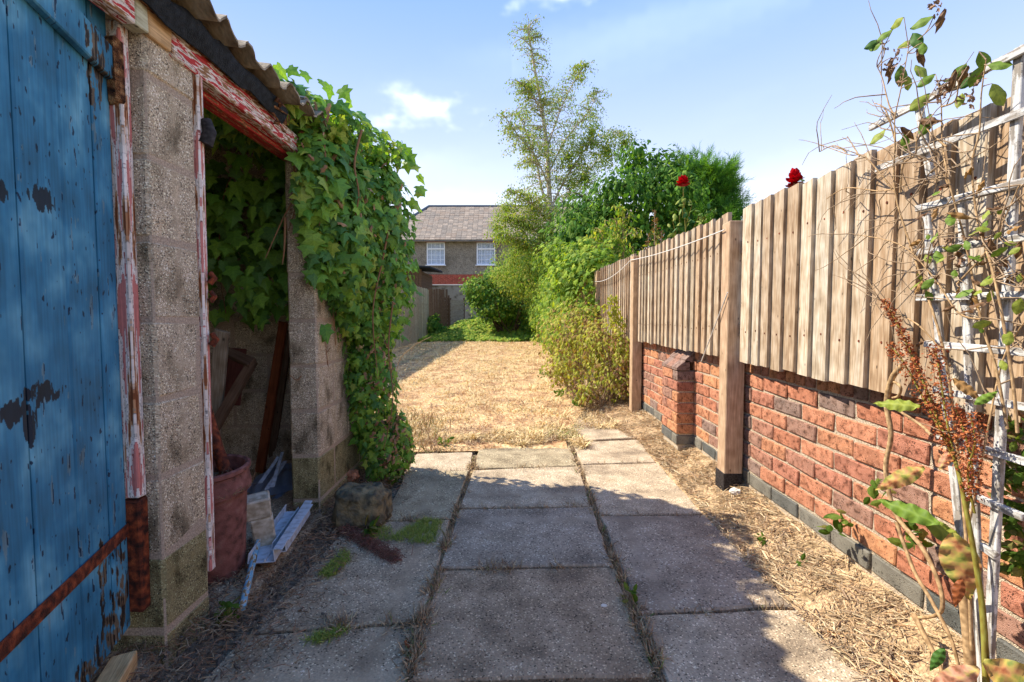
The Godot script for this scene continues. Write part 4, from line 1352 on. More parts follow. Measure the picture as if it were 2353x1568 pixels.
# twigs and leaves along a limb
func twigs(wood: MB, leaves: Many, limb: PackedVector3Array, from: float, count: int, reach: float, droop: float, per: int, size: float, cols: Array, lift := 0.5) -> void:
	for k in count:
		var t := rr(from, 1.0)
		var i := int(t * (limb.size() - 1))
		var p: Vector3 = limb[mini(i, limb.size() - 2)].lerp(limb[mini(i + 1, limb.size() - 1)], t * (limb.size() - 1) - i)
		var a := rr(0, TAU)
		var dir := Vector3(cos(a), rr(-0.2, 0.6) + lift, sin(a)).normalized()
		var l := reach * rr(0.4, 1.0) * (1.15 - 0.6 * t)
		var ps := PackedVector3Array([p])
		var q := p
		for j in 5:
			dir = (dir + Vector3(rr(-0.15, 0.15), -droop, rr(-0.15, 0.15))).normalized()
			q += dir * l / 5.0
			ps.append(q)
		wood.tube(ps, 0.012 * reach, 0.003, 4, false)
		for j in per:
			var u := rr(0.25, 1.05)
			var m := int(clampf(u, 0, 0.999) * 5)
			var o: Vector3 = ps[m].lerp(ps[m + 1], clampf(u, 0, 1) * 5 - m) + rv(0.05 + 0.05 * reach)
			var c: Color = cols[R.randi() % cols.size()]
			leaves.add(lxf(o, Vector3(rr(-1.3, 0.7), rr(-0.2, 1.1), rr(-0.8, 1.1)), Vector3(rr(-0.6, 0.6), -1, rr(-0.6, 0.6)), size * rr(0.6, 1.25)), c * rr(0.8, 1.2))

# leaves in the outer shell of lumps; a lump is [centre, half sizes]
func lumps(leaves: Many, ls: Array, count: int, size: float, cols: Array, shell := 0.45, up := 0.35) -> void:
	var area := []
	var total := 0.0
	for l in ls:
		var s: Vector3 = l[1]
		total += pow(s.x * s.y * s.z, 0.667)
		area.append(total)
	var ruff := FastNoiseLite.new()
	ruff.frequency = 1.0 / maxf(0.5, ls[0][1].y * 0.55); ruff.seed = 77
	var made := 0
	var tries := 0
	while made < count and tries < count * 6:
		tries += 1
		var pick := R.randf() * total
		var k := 0
		while area[k] < pick: k += 1
		var s: Vector3 = ls[k][1]
		var n := Vector3(R.randfn(), R.randfn(), R.randfn()).normalized()
		var f := 1.0 - shell * pow(R.randf(), 1.6)
		f *= 1.0 + 0.8 * ruff.get_noise_3dv(ls[k][0] + n * s)
		var p: Vector3 = ls[k][0] + n * s * f
		if p.y < 0.03: continue
		var inside := false
		for j in ls.size():
			if j != k and ((p - ls[j][0]) / ls[j][1]).length_squared() < 0.45: inside = true
		if inside: continue
		var nn := (n / s).normalized()
		var c: Color = cols[R.randi() % cols.size()]
		leaves.add(lxf(p, nn * 0.8 + Vector3(-0.45, 0.35 + up, 0.3) + rv(0.8), Vector3(0, -1, 0) + nn * 0.4 + rv(0.6), size * rr(0.6, 1.3)), c * rr(0.75, 1.25))
		made += 1

func garden_trees() -> void:
	# birch
	var d := 16.5
	var base := D(1270, 724, d); base.y = 0
	var t := thing("birch_tree", "tall thin birch with sparse yellowing leaves rising above the bushes", "tree", base)
	var at := -base
	var wood := MB.new()
	var trunk := curve([base + at, D(1268, 640, d) + at, D(1267, 520, d) + at, D(1262, 440, d) + at, D(1256, 330, d - 0.1) + at, D(1240, 220, d + 0.1) + at, D(1222, 120, d) + at, D(1214, 60, d) + at])
	wood.tube(trunk, 0.13, 0.012, 8)
	part(t, "trunk", wood.mesh(), M.bark_birch)
	var limbs := [
		[[D(1262, 490, d), D(1244, 430, d + 0.2), D(1232, 370, d + 0.4), D(1208, 300, d + 0.5), D(1185, 250, d + 0.6)], 0.05],
		[[D(1270, 470, d), D(1300, 410, d - 0.3), D(1340, 350, d - 0.6), D(1362, 318, d - 0.7)], 0.045],
		[[D(1258, 340, d), D(1285, 260, d + 0.4), D(1318, 190, d + 0.6), D(1345, 150, d + 0.7)], 0.035],
		[[D(1260, 400, d), D(1300, 320, d + 0.6), D(1350, 260, d + 0.9), D(1375, 210, d + 1.0)], 0.035],
		[[D(1250, 280, d), D(1225, 220, d - 0.4), D(1195, 190, d - 0.6)], 0.025],
		[[D(1262, 430, d), D(1230, 360, d - 0.8), D(1190, 310, d - 1.2), D(1155, 262, d - 1.4)], 0.03],
		[[D(1266, 500, d), D(1310, 440, d + 0.8), D(1370, 370, d + 1.2), D(1420, 300, d + 1.3)], 0.035],
		[[D(1266, 560, d), D(1215, 520, d - 0.6), D(1165, 500, d - 0.9)], 0.03],
		[[D(1268, 600, d), D(1210, 560, d - 0.9), D(1150, 540, d - 1.4)], 0.03],
		[[D(1266, 520, d), D(1225, 470, d - 0.9), D(1175, 440, d - 1.1)], 0.025]]
	wood = MB.new()
	var lv := Many.new()
	var cols := [Color(0.33, 0.47, 0.09), Color(0.43, 0.54, 0.11), Color(0.26, 0.40, 0.08), Color(0.56, 0.56, 0.13), Color(0.40, 0.52, 0.12), Color(0.62, 0.56, 0.15), Color(0.32, 0.46, 0.10)]
	for l in limbs:
		var ps := []
		for p in l[0]: ps.append(p + at)
		var c := curve(ps)
		wood.tube(c, l[1], 0.008, 6)
		var low: bool = l[0][0].y > 3.5
		twigs(wood, lv, c, 0.22, 78 if low else 80, 1.1, 0.24, 18 if low else 24, 0.072, cols)
	twigs(wood, lv, trunk, 0.45, 120, 1.05, 0.2, 18, 0.066, cols, 0.8)
	twigs(wood, lv, trunk, 0.30, 60, 1.7, 0.22, 24, 0.068, cols, 0.2)
	part(t, "limbs", wood.mesh(), M.bark_birch)
	# the leafy skirt of shoots round its foot
	var sk := []
	for q in [[1200, 550, 0.8, 0.9], [1245, 540, 0.8, 1.1], [1180, 600, 0.6, 0.6], [1215, 620, 0.9, 0.8], [1290, 600, 0.8, 1.1], [1142, 520, 0.32, 0.3], [1225, 480, 0.6, 0.6], [1165, 480, 0.45, 0.4], [1330, 500, 0.6, 0.9], [1340, 410, 0.75, 0.85], [1395, 345, 0.65, 0.65], [1305, 360, 0.55, 0.8], [1435, 325, 0.4, 0.4], [1360, 300, 0.4, 0.5], [1185, 650, 0.7, 0.5], [1235, 670, 0.7, 0.6], [1150, 630, 0.45, 0.35]]:
		sk.append([D(q[0], q[1], d - 0.4 + rr(-0.5, 0.6)) + at, Vector3(q[2], q[3], 0.8)])
	lumps(lv, sk, 20000, 0.072, cols, 0.95, 0.4)
	many(t, "foliage", L.small, M.leaf, lv)
	# broad-leaved evergreen in the next garden
	d = 13.0
	base = D(1390, 724, d); base.y = 0
	t = thing("laurel_tree", "dense dark green broad-leaved tree beyond the fence beside the birch", "tree", base)
	at = -base
	wood = MB.new()
	wood.tube(curve([Vector3.ZERO, Vector3(0.05, 1.5, 0), Vector3(0.0, 3.0, 0), Vector3(0.1, 4.4, 0.1)]), 0.14, 0.02, 7)
	part(t, "trunk", wood.mesh(), M.bark)
	wood = MB.new()
	for k in 14:
		var a := k * 2.4
		var y := 1.2 + k * 0.2
		wood.tube(curve([Vector3(0, y, 0), Vector3(cos(a) * 0.6, y + 0.5, sin(a) * 0.6), Vector3(cos(a) * 1.15, y + 0.8, sin(a) * 1.1)]), 0.04, 0.01, 5)
	part(t, "limbs", wood.mesh(), M.bark)
	lv = Many.new()
	var dark := [Color(0.08, 0.20, 0.035), Color(0.12, 0.27, 0.045), Color(0.20, 0.38, 0.06), Color(0.06, 0.15, 0.03), Color(0.30, 0.46, 0.09)]
	sk = []
	for q in [[1335, 505, 0.75, 0.7], [1415, 440, 0.65, 0.55], [1460, 460, 0.8, 0.8], [1370, 540, 1.0, 0.8], [1470, 545, 0.9, 0.7], [1320, 560, 0.7, 0.9], [1420, 500, 0.9, 0.9], [1480, 390, 0.45, 0.5], [1450, 360, 0.32, 0.35], [1400, 600, 1.0, 0.8], [1485, 600, 0.9, 0.8], [1515, 480, 0.6, 0.7], [1510, 420, 0.45, 0.5], [1530, 550, 0.7, 0.6], [1530, 390, 0.5, 0.45], [1560, 450, 0.6, 0.6]]:
		sk.append([D(q[0], q[1], d + rr(-0.7, 0.7)) + at, Vector3(q[2], q[3], 0.9)])
	lumps(lv, sk, 11000, 0.14, dark, 0.6, 0.35)
	many(t, "foliage", L.oval, M.leaf, lv)
	# cypress
	d = 15.0
	base = D(1610, 724, d); base.y = 0
	t = thing("cypress_tree", "bright green feathery cypress behind the red rose", "tree", base)
	at = -base
	wood = MB.new()
	wood.tube(curve([Vector3.ZERO, Vector3(0, 2.0, 0), Vector3(-0.05, 4.0, 0), Vector3(-0.3, 5.6, 0)]), 0.16, 0.02, 7)
	part(t, "trunk", wood.mesh(), M.bark)
	lv = Many.new()
	wood = MB.new()
	var cy := [Color(0.12, 0.29, 0.05), Color(0.18, 0.38, 0.06), Color(0.25, 0.46, 0.07), Color(0.08, 0.20, 0.05), Color(0.09, 0.23, 0.07)]
	var plumes := []
	for k in 360:
		var u := rr(0, 1)
		var y := lerpf(0.8, 4.6, u)
		var a := rr(0, TAU)
		plumes.append([Vector3(0, y, 0), Vector3(cos(a) * 1.0, 0.55 + 0.5 * u, sin(a)), lerpf(2.1, 1.1, u) * rr(0.7, 1.05)])
	for q in [[1720, 470], [1700, 440], [1735, 490], [1690, 400], [1520, 390], [1560, 348], [1585, 360], [1630, 350], [1650, 375], [1690, 365], [1700, 410], [1720, 450], [1715, 480], [1540, 370], [1610, 370], [1670, 400], [1600, 350]]:
		var tip := D(q[0], q[1], d + rr(-0.3, 0.3)) + at
		var root := Vector3(tip.x * 0.25, tip.y - 1.3, 0)
		plumes.append([root, (tip - root).normalized(), (tip - root).length()])
	for p in plumes:
		var dir: Vector3 = p[1].normalized()
		var l: float = p[2]
		wood.tube(PackedVector3Array([p[0], p[0] + dir * l * 0.9]), 0.02, 0.005, 4, false)
		for j in 48:
			var u := pow(R.randf(), 0.7)
			var o: Vector3 = p[0] + dir * l * u * 0.95 + rv(0.22 * (1.1 - u) + 0.03)
			var tip := (dir + rv(0.45) + Vector3(0, 0.15, 0)).normalized()
			lv.add(lxf(o, rv(1.0) + Vector3(0, 0.3, 0.3), tip, rr(0.24, 0.44)), cy[R.randi() % 5] * rr(0.8, 1.2))
	part(t, "limbs", wood.mesh(), M.bark)
	many(t, "foliage", L.spray, M.leaf, lv)

# ------------------------------------------------------------------ ivy on the garage
const IVY := [Color(0.16, 0.36, 0.055), Color(0.25, 0.47, 0.07), Color(0.35, 0.57, 0.085), Color(0.14, 0.31, 0.08), Color(0.50, 0.62, 0.12)]

func garage_ivy() -> void:
	var t := thing("ivy", "thick green ivy draped over the roof end and side of the garage", "ivy", Vector3(-0.9, 0, -3))
	var at := -t.position
	var ls := [[-0.96, 1.66, 2.46, 0.15, 0.26, 0.18], [-0.88, 1.45, 2.65, 0.16, 0.46, 0.24], [-0.82, 1.50, 2.85, 0.20, 0.46, 0.26], [-0.76, 1.35, 3.02, 0.18, 0.56, 0.24], [-0.88, 0.95, 2.86, 0.13, 0.45, 0.18], [-0.84, 0.55, 2.98, 0.14, 0.42, 0.20], [-0.78, 0.18, 3.06, 0.16, 0.24, 0.20],
		[-1.2, 1.95, 2.28, 0.30, 0.11, 0.20], [-1.15, 1.96, 2.55, 0.42, 0.12, 0.28], [-1.05, 1.94, 2.90, 0.42, 0.14, 0.30], [-1.3, 1.6, 3.24, 0.4, 0.35, 0.10], [-1.2, 1.0, 3.24, 0.35, 0.8, 0.10], [-1.22, 2.00, 2.12, 0.16, 0.06, 0.12], [-0.97, 1.32, 2.48, 0.10, 0.22, 0.10]]
	var got := []
	for k in 16000:
		var w := 0.0
		var l: Array = ls[R.randi() % ls.size()] if R.randf() < 0.35 else ls[R.randi() % 10]
		var s := Vector3(l[3], l[4], l[5])
		var n := Vector3(R.randfn(), R.randfn(), R.randfn()).normalized()
		var c := Vector3(l[0], l[1], -l[2])
		var f := 1.0 - 0.5 * pow(R.randf(), 2.0) + 0.22 * wav.get_noise_3dv((c + n * s) * 14.0)
		var p := c + n * s * f
		if p.y < 0.02 or (p.x < -0.99 and p.y < 1.86 and -p.z < 3.22) : continue
		if -p.z < 2.80 and p.y < 1.12 - (-p.z - 2.44) * 0.8: continue
		var nn := (n / s).normalized()
		var top := p.y > 1.8
		var size := (0.026 + 0.06 * pow(R.randf(), 2.0)) * (1.0 if p.y > 0.9 else 0.8) * (1.15 if -p.z < 2.6 else 0.92)
		if wav.get_noise_3dv(p * 21.0 + Vector3(9, 3, 5)) > 0.32 and f > 0.86: continue
		var ci := R.randi() % 4
		if R.randf() < (0.3 if p.y > 1.85 else 0.07): ci = 4
		var face := nn * 1.0 + Vector3(0.3, 0.55, 0.4) + rv(0.85)
		var tip := Vector3(0, -1, 0) + rv(0.7) + (nn * 0.6 if top else Vector3.ZERO)
		got.append([lxf(p + at, face, tip, size), size / (p - Vector3(0, EYE, 0)).length() * (1.3 if f > 0.9 else 0.6), ci])
	# sprays that hang past the corner of the pillar and stick out of the outline
	for q in [[690, 440], [705, 450], [690, 480], [712, 490], [700, 520], [735, 470], [720, 540], [715, 355], [730, 345], [705, 560], [690, 425], [725, 395], [745, 400], [760, 430], [770, 415], [740, 610], [705, 790], [730, 770], [720, 810], [700, 750], [745, 750]]:
		var p := D(q[0] + rr(-4, 4), q[1] + rr(-4, 4), 2.36 if q[1] < 600 else 2.5)
		got.append([lxf(p + at, Vector3(0.35, 0.25, 1) + rv(0.4), Vector3(0, -1, 0) + rv(0.4), rr(0.07, 0.115)), 9.0, [1, 2, 1, 2, 0][R.randi() % 5]])
	for q in [[950, 380], [957, 400], [962, 425], [955, 440], [945, 460], [930, 350], [940, 370], [955, 470], [950, 500], [915, 340], [880, 300], [840, 275], [800, 225], [780, 205], [735, 185], [700, 165], [660, 155], [640, 150], [620, 160], [760, 195], [820, 255], [862, 295]]:
		var p := D(q[0] + rr(-5, 5), q[1] + rr(-3, 6), lerpf(2.15, 3.0, clampf((q[0] - 620) / 300.0, 0, 1)))
		got.append([lxf(p + at, Vector3(0.4, 0.5, 0.8) + rv(0.6), Vector3(0.5, -0.8, 0) + rv(0.5), rr(0.06, 0.1)), 8.0, [2, 4, 1, 2, 0][R.randi() % 5]])
	# inside, over the end wall
	for k in 620:
		var u := R.randf()
		var p := Vector3(rr(-1.95, -1.13), rr(0.98, 1.82), rr(-3.02, -2.55))
		if p.y < 1.15 + wav.get_noise_2d(p.x * 20.0, 3.0) * 0.4 and R.randf() < 0.7: continue
		got.append([lxf(p + at, Vector3(rr(-0.2, 0.7), rr(0, 0.6), 1) + rv(0.25), Vector3(0, -1, 0) + rv(0.35), rr(0.06, 0.11)), (0.03 if p.z > -2.7 else 0.015), [0, 1, 3, 1][R.randi() % 4]])
	got.sort_custom(func(a, b): return a[1] > b[1])
	var shapes := [L.ivy, L.ivy_flat, L.ivy_narrow]
	var sets := [Many.new(), Many.new(), Many.new()]
	for k in got.size():
		if k < 300:
			var o := part(t, "leaf", shapes[k % 3], M["ivy_%d" % got[k][2]])
			o.transform = got[k][0]
		else:
			sets[k % 3].add(got[k][0], IVY[got[k][2]] * rr(0.75, 1.3))
	for k in 3: many(t, "foliage", shapes[k], M.ivy_leaf, sets[k])
	# dead brown leaves caught low down and here and there
	var dead := Many.new()
	for k in 520:
		var l: Array = ls[4 + R.randi() % 3] if R.randf() < 0.7 else ls[R.randi() % 10]
		var n := Vector3(absf(R.randfn()), R.randfn(), absf(R.randfn())).normalized()
		var p := Vector3(l[0], l[1], -l[2]) + n * Vector3(l[3], l[4], l[5]) * rr(0.85, 1.1)
		if p.y < 0.02 or (-p.z < 2.8 and p.y < 1.1): continue
		dead.add(lxf(p + at, n + rv(0.8), Vector3(0, -1, 0) + rv(0.8), rr(0.02, 0.05)), Color(0.34, 0.20, 0.11) * rr(0.6, 1.4))
	many(t, "dead_leaves", L.withered, M.dry, dead)
	# bare stems and roots wandering through it
	var runs := [[[672, 330, 2.4], [690, 420, 2.42], [650, 500, 2.38], [610, 590, 2.35]], [[640, 320, 2.3], [672, 380, 2.35], [680, 470, 2.4], [660, 530, 2.4]], [[655, 500, 2.38], [650, 570, 2.36], [648, 610, 2.36]], [[800, 330, 2.7], [790, 400, 2.68], [765, 470, 2.66]], [[850, 450, 2.95], [840, 540, 2.95], [830, 640, 2.98], [810, 700, 3.0]], [[740, 700, 2.55], [748, 800, 2.56], [755, 860, 2.6]], [[760, 640, 2.6], [765, 720, 2.62], [770, 790, 2.7]], [[790, 860, 2.85], [800, 960, 2.9], [790, 1060, 2.95], [740, 1150, 2.6]], [[700, 850, 2.46], [680, 870, 2.42], [665, 860, 2.40]], [[690, 860, 2.5], [730, 840, 2.5], [760, 800, 2.6]], [[560, 350, 2.7], [520, 450, 2.75], [500, 600, 2.8], [520, 720, 2.9]], [[905, 480, 2.75], [880, 600, 2.72], [860, 720, 2.72], [868, 860, 2.75]], [[830, 300, 2.5], [815, 380, 2.5], [820, 460, 2.52], [795, 560, 2.55]], [[900, 700, 2.8], [890, 800, 2.8], [900, 920, 2.8], [880, 1030, 2.85]], [[745, 330, 2.35], [752, 420, 2.36], [735, 520, 2.38]]]
	for r in runs:
		var ps := []
		for q in r: ps.append(D(q[0], q[1], q[2]) + at + rv(0.008))
		var b := MB.new()
		b.tube(curve(ps), rr(0.004, 0.007), 0.002, 5)
		part(t, "stem", b.mesh(), M.ivy_stem)

# ------------------------------------------------------------------ bushes
func shrubs() -> void:
	# the yellowing bush at the foot of the fence
	var base := Vector3(1.0, 0, -5.7)
	var t := thing("yellow_bush", "scruffy yellow-green bush with brown twigs at the foot of the fence", "bush", base)
	var at := -base
	var ls := []
	for q in [[1375, 800, 5.6, 0.40, 0.46], [1300, 785, 6.4, 0.40, 0.42], [1412, 870, 5.25, 0.26, 0.30], [1330, 735, 6.7, 0.42, 0.3], [1290, 850, 5.9, 0.26, 0.22], [1425, 800, 5.3, 0.22, 0.34], [1345, 900, 5.2, 0.22, 0.16]]:
		ls.append([D(q[0], q[1], q[2]) + at, Vector3(q[3], q[4], q[3])])
	var lv := Many.new()
	var yel := [Color(0.54, 0.54, 0.10), Color(0.64, 0.60, 0.13), Color(0.44, 0.50, 0.09), Color(0.52, 0.34, 0.15), Color(0.68, 0.60, 0.22), Color(0.42, 0.24, 0.12), Color(0.60, 0.60, 0.12)]
	lumps(lv, ls, 4300, 0.052, yel, 0.9, 0.4)
	for q in [[1405, 690], [1415, 715], [1420, 740], [1400, 700], [1410, 730]]:
		for k in 26: lv.add(lxf(D(q[0] + rr(-12, 12), q[1] + rr(-14, 14), 5.2) + at, rv(1) + Vector3(0, 0.5, 0), Vector3(0, -1, 0) + rv(0.5), rr(0.035, 0.06)), yel[R.randi() % 3])
	many(t, "foliage", L.small, M.leaf, lv)
	var b := MB.new()
	for k in 190:
		var l: Array = ls[R.randi() % ls.size()]
		var a := Vector3(l[0].x * 0.6 + rr(-0.12, 0.12), 0.02, l[0].z * 0.8 + rr(-0.15, 0.15))
		var z: Vector3 = l[0] + Vector3(R.randfn(), R.randfn(), R.randfn()).normalized() * l[1] * rr(0.7, 1.08)
		if z.y < 0.05: continue
		b.tube(curve([a, a.lerp(z, 0.5) + Vector3(rr(-0.06, 0.06), rr(0, 0.14), rr(-0.06, 0.06)), z], 4), 0.006, 0.0015, 4, false)
	part(t, "twigs", b.mesh(), M.twig)
	# ivy over the far length of the fence
	base = Vector3(1.15, 0, -12)
	t = thing("fence_ivy", "bright green ivy hedge smothering the far stretch of the board fence", "ivy", base)
	at = -base
	ls = []
	var d := 7.35
	while d < 18.6:
		ls.append([Vector3(1.15 + rr(-0.1, 0.05), rr(0.95, 1.1) + d * 0.012, -d) + at, Vector3(rr(0.34, 0.48), rr(0.92, 1.08), 0.72)])
		d += 0.75
	for q in [[1330, 590, 8.0, 0.3], [1290, 590, 9.5, 0.36], [1370, 600, 7.4, 0.22], [1265, 600, 12.0, 0.4], [1310, 640, 7.6, 0.3]]:
		ls.append([D(q[0], q[1], q[2]) + at, Vector3(q[3], q[3] * 0.9, q[3] * 1.2)])
	lv = Many.new()
	var bright := [Color(0.27, 0.42, 0.06), Color(0.38, 0.52, 0.07), Color(0.16, 0.30, 0.05), Color(0.52, 0.60, 0.09), Color(0.27, 0.38, 0.09)]
	lumps(lv, ls, 26000, 0.074, bright, 0.4, 0.3)
	many(t, "foliage", L.ivy, M.leaf, lv)
	b = MB.new()
	for k in 40:
		var p := Vector3(rr(0.95, 1.2), 0.0, -rr(7.2, 18.0)) + at
		b.tube(curve([p, p + Vector3(rr(-0.1, 0.1), 0.8, rr(-0.2, 0.2)), p + Vector3(rr(-0.2, 0.1), 1.7, rr(-0.3, 0.3))], 4), 0.012, 0.004, 5, false)
	part(t, "stems", b.mesh(), M.ivy_stem)
	# the dark round bush before the back fence
	base = D(1165, 724, 19.6); base.y = 0
	t = thing("round_bush", "large dark green bush with a shaded hollow at the end of the lawn", "bush", base)
	at = -base
	ls = []
	for q in [[1108, 668, 19.8, 0.75, 0.6], [1150, 650, 19.9, 0.85, 0.8], [1205, 640, 19.8, 1.0, 1.1], [1230, 700, 19.5, 0.7, 1.2], [1130, 705, 19.6, 0.8, 0.55], [1092, 668, 20.0, 0.45, 0.45], [1170, 680, 20.3, 0.9, 0.7], [1225, 600, 20.0, 0.9, 0.9], [1165, 715, 20.6, 0.9, 0.5], [1226, 740, 19.8, 0.5, 0.6]]:
		ls.append([D(q[0], q[1], q[2]) + at, Vector3(q[3], q[4], 0.85)])
	lv = Many.new()
	var mid := [Color(0.11, 0.26, 0.05), Color(0.17, 0.35, 0.06), Color(0.26, 0.43, 0.08), Color(0.09, 0.21, 0.05), Color(0.38, 0.50, 0.11)]
	lumps(lv, ls, 15000, 0.095, mid + [bright[0], bright[1], yel[2]], 0.5, 0.35)
	many(t, "foliage", L.ivy_flat, M.leaf, lv)
	b = MB.new()
	for k in 26:
		var a := rr(0, TAU)
		b.tube(curve([Vector3(rr(-0.2, 0.4), 0, rr(-0.2, 0.2)), Vector3(cos(a) * 0.6, 0.8, sin(a) * 0.5), Vector3(cos(a) * 1.2, 1.5 + rr(-0.3, 0.5), sin(a) * 0.8)], 4), 0.03, 0.008, 5, false)
	part(t, "limbs", b.mesh(), M.bark)
	# creeping ivy on the bank at the end of the lawn
	b = MB.new()
	var rows := []
	for i in 24:
		var row := []
		for k in 40: row.append(bank(lerpf(-3.45, 1.0, k / 39.0), lerpf(18.2, 22.4, i / 23.0)))
		rows.append(row)
	b.grid(rows, 1.0, false)
	structure("bank", b.mesh(), M.soil)
	lv = Many.new()
	for k in 15000:
		var dd := lerpf(17.9, 22.2, pow(R.randf(), 1.3))
		var x := rr(-3.4, 0.95)
		var p := bank(x, dd) + Vector3(0, rr(0.0, 0.16), 0)
		if dd < 18.3 + wav.get_noise_2d(x * 3.0, 4.0) * 0.7: continue
		var c: Color = bright[R.randi() % 5] if R.randf() < 0.8 else yel[R.randi() % 3]
		lv.add(lxf(p, Vector3(-0.4, 1, 0.5) + rv(0.6), rv(1.0) + Vector3(0, -0.3, 0.4), rr(0.06, 0.13)), c * rr(0.9, 1.35))
	var o := many(self, "creeping_ivy", L.ivy_flat, M.leaf, lv)
	tag(o, "creeping green ivy covering the bank behind the dry lawn", "ground cover", "", "stuff")
	# a climber by the corner of the plank fence
	base = Vector3(-3.25, 0, -20.4)
	t = thing("small_bush", "small dark bush in the corner by the end of the plank fence", "bush", base)
	lv = Many.new()
	lumps(lv, [[Vector3(0, 0.55, 0), Vector3(0.35, 0.55, 0.4)], [Vector3(0.3, 0.3, 0.1), Vector3(0.35, 0.35, 0.35)]], 1400, 0.1, mid, 0.6)
	many(t, "foliage", L.ivy_flat, M.leaf, lv)
	b = MB.new()
	for k in 6: b.tube(PackedVector3Array([Vector3(rr(-0.1, 0.2), 0, rr(-0.1, 0.1)), Vector3(rr(-0.2, 0.4), 0.8, rr(-0.2, 0.2))]), 0.012, 0.004, 4)
	part(t, "stems", b.mesh(), M.bark)
	# over the fence from the next garden
	rose("rose_bush", "rose bush with one red bloom looking over the fence before the cypress", Vector3(1.62, 0, -4.55), [1570, 425, 4.4], [[1560, 480], [1545, 505], [1580, 500], [1600, 520], [1620, 500], [1560, 525], [1635, 480], [1590, 470], [1610, 490], [1570, 460]], 4.4)
	rose("rose_bush", "single red rose peeping over the pale boards halfway along the fence", Vector3(1.40, 0, -2.45), [1826, 424, 2.42], [[1812, 436], [1838, 434]], 2.42)
	base = Vector3(1.55, 0, -5.4)
	t = thing("seedhead_plant", "brown seed spikes with yellow leaves standing behind the fence top", "plant", base)
	at = -base
	lv = Many.new()
	b = MB.new()
	for q in [[1505, 482, 585], [1520, 530, 590], [1490, 540, 600]]:
		var tip := D(q[0], q[1], 5.4) + at
		b.tube(curve([Vector3(0, 0.4, 0), Vector3(tip.x * 0.8, tip.y * 0.6, 0), tip], 5), 0.008, 0.003, 5)
		for k in 120:
			var u := pow(R.randf(), 0.8)
			lv.add(lxf(tip - Vector3(0, u * 0.34, 0) + rv(0.012 + 0.05 * u), rv(1), rv(1), rr(0.014, 0.03)), Color(0.32, 0.15, 0.08) * rr(0.7, 1.3))
		for k in 16: lv.add(lxf(tip - Vector3(0, rr(0.25, 0.5), 0) + rv(0.09), rv(1) + Vector3(0, 0.6, 0.3), rv(1), rr(0.04, 0.07)), yel[R.randi() % 5])
	part(t, "stems", b.mesh(), M.twig)
	many(t, "seed_heads", L.small, M.leaf, lv)
	base = Vector3(1.75, 0, -8.2)
	t = thing("bramble", "straggling bramble with bare pale shoots above the ivy on the fence", "bramble", base)
	at = -base
	lv = Many.new()
	b = MB.new()
	for q in [[1430, 480], [1415, 500], [1380, 530], [1400, 545], [1360, 550], [1440, 540], [1345, 560], [1455, 570]]:
		var tip := D(q[0], q[1], 8.2 + rr(-0.4, 0.4)) + at
		var c := curve([Vector3(tip.x * 0.3, 0.6, 0), Vector3(tip.x * 0.6, tip.y * 0.75, 0.1), tip], 6)
		b.tube(c, 0.012, 0.004, 5)
		twigs(b, lv, c, 0.55, 14, 0.4, 0.1, 9, 0.075, [bright[0], yel[0], yel[1], mid[2]])
	part(t, "stems", b.mesh(), M.stem_tan)
	many(t, "foliage", L.oval, M.leaf, lv)

func bank(x: float, d: float) -> Vector3:
	var t := clampf((d - 18.3) / 3.2, 0, 1)
	return Vector3(x, -0.02 + t * t * (3 - 2 * t) * (0.85 + 0.25 * sin(x * 1.7)) * clampf((x + 3.2) / 1.6, 0.25, 1) + 0.05 * sin(x * 5.0 + d * 3.0) * t, -d)

func rose(called: String, label: String, base: Vector3, bloom: Array, leaves: Array, d: float) -> void:
	var t := thing(called, label, "rose", base)
	var at := -base
	var c := D(bloom[0], bloom[1], bloom[2]) + at
	var b := MB.new()
	b.tube(curve([Vector3(0, 0, 0), Vector3(0.02, 0.8, 0), c - Vector3(0, 0.03, 0)], 5), 0.007, 0.004, 5)
	var lv := []
	for q in leaves:
		var p := D(q[0], q[1], d) + at
		b.tube(PackedVector3Array([Vector3(p.x * 0.6, p.y - 0.12, 0), p]), 0.004, 0.002, 4)
		for k in 5 if leaves.size() > 3 else 2: lv.append(p + rv(0.045))
	part(t, "stem", b.mesh(), M.stem_green)
	for p in lv:
		var o := part(t, "leaf", L.oval, M["leaf_%d" % [0, 1, 2, 0, 1][R.randi() % 5]])
		o.transform = lxf(p, rv(0.8) + Vector3(-0.3, 0.6, 0.6), rv(0.7) + Vector3(0, -0.6, 0), rr(0.04, 0.07))
	var r := 0.055 if d > 3.0 else 0.042
	for ring in 4:
		var n: int = [9, 7, 6, 4][ring]
		for k in n:
			var a := TAU * k / n + ring * 0.5
			var out := Vector3(cos(a), 0, sin(a))
			var o := part(t, "petal", L.oval, M.petal)
			var tilt := lerpf(0.25, 1.5, ring / 3.0)
			o.transform = lxf(c + Vector3(0, 0.01 * ring, 0), Vector3(0, 1, 0) * cos(tilt) - out * sin(tilt) + rv(0.12), out * cos(tilt) + Vector3(0, sin(tilt), 0), r * rr(0.9, 1.25))
			o.scale *= Vector3(1.9, 1, 1)

# ------------------------------------------------------------------ trellis and what grows on it
const TX := 1.125
func slat(t: Node3D, called: String, a: Vector3, z: Vector3, w: float, th: float, flat: Vector3) -> void:
	var y := (z - a).normalized()
	var x := flat - y * flat.dot(y)
	x = x.normalized()
	var b := MB.new()
	b.uvo = Vector2(rr(0, 3), rr(0, 3))
	b.cbox(Transform3D(Basis(x, y, x.cross(y)), (a + z) * 0.5 - t.position), Vector3(th, a.distance_to(z), w), 0.0015, 1, 0.0012, R)
	part(t, called, b.mesh(), M.trellis)

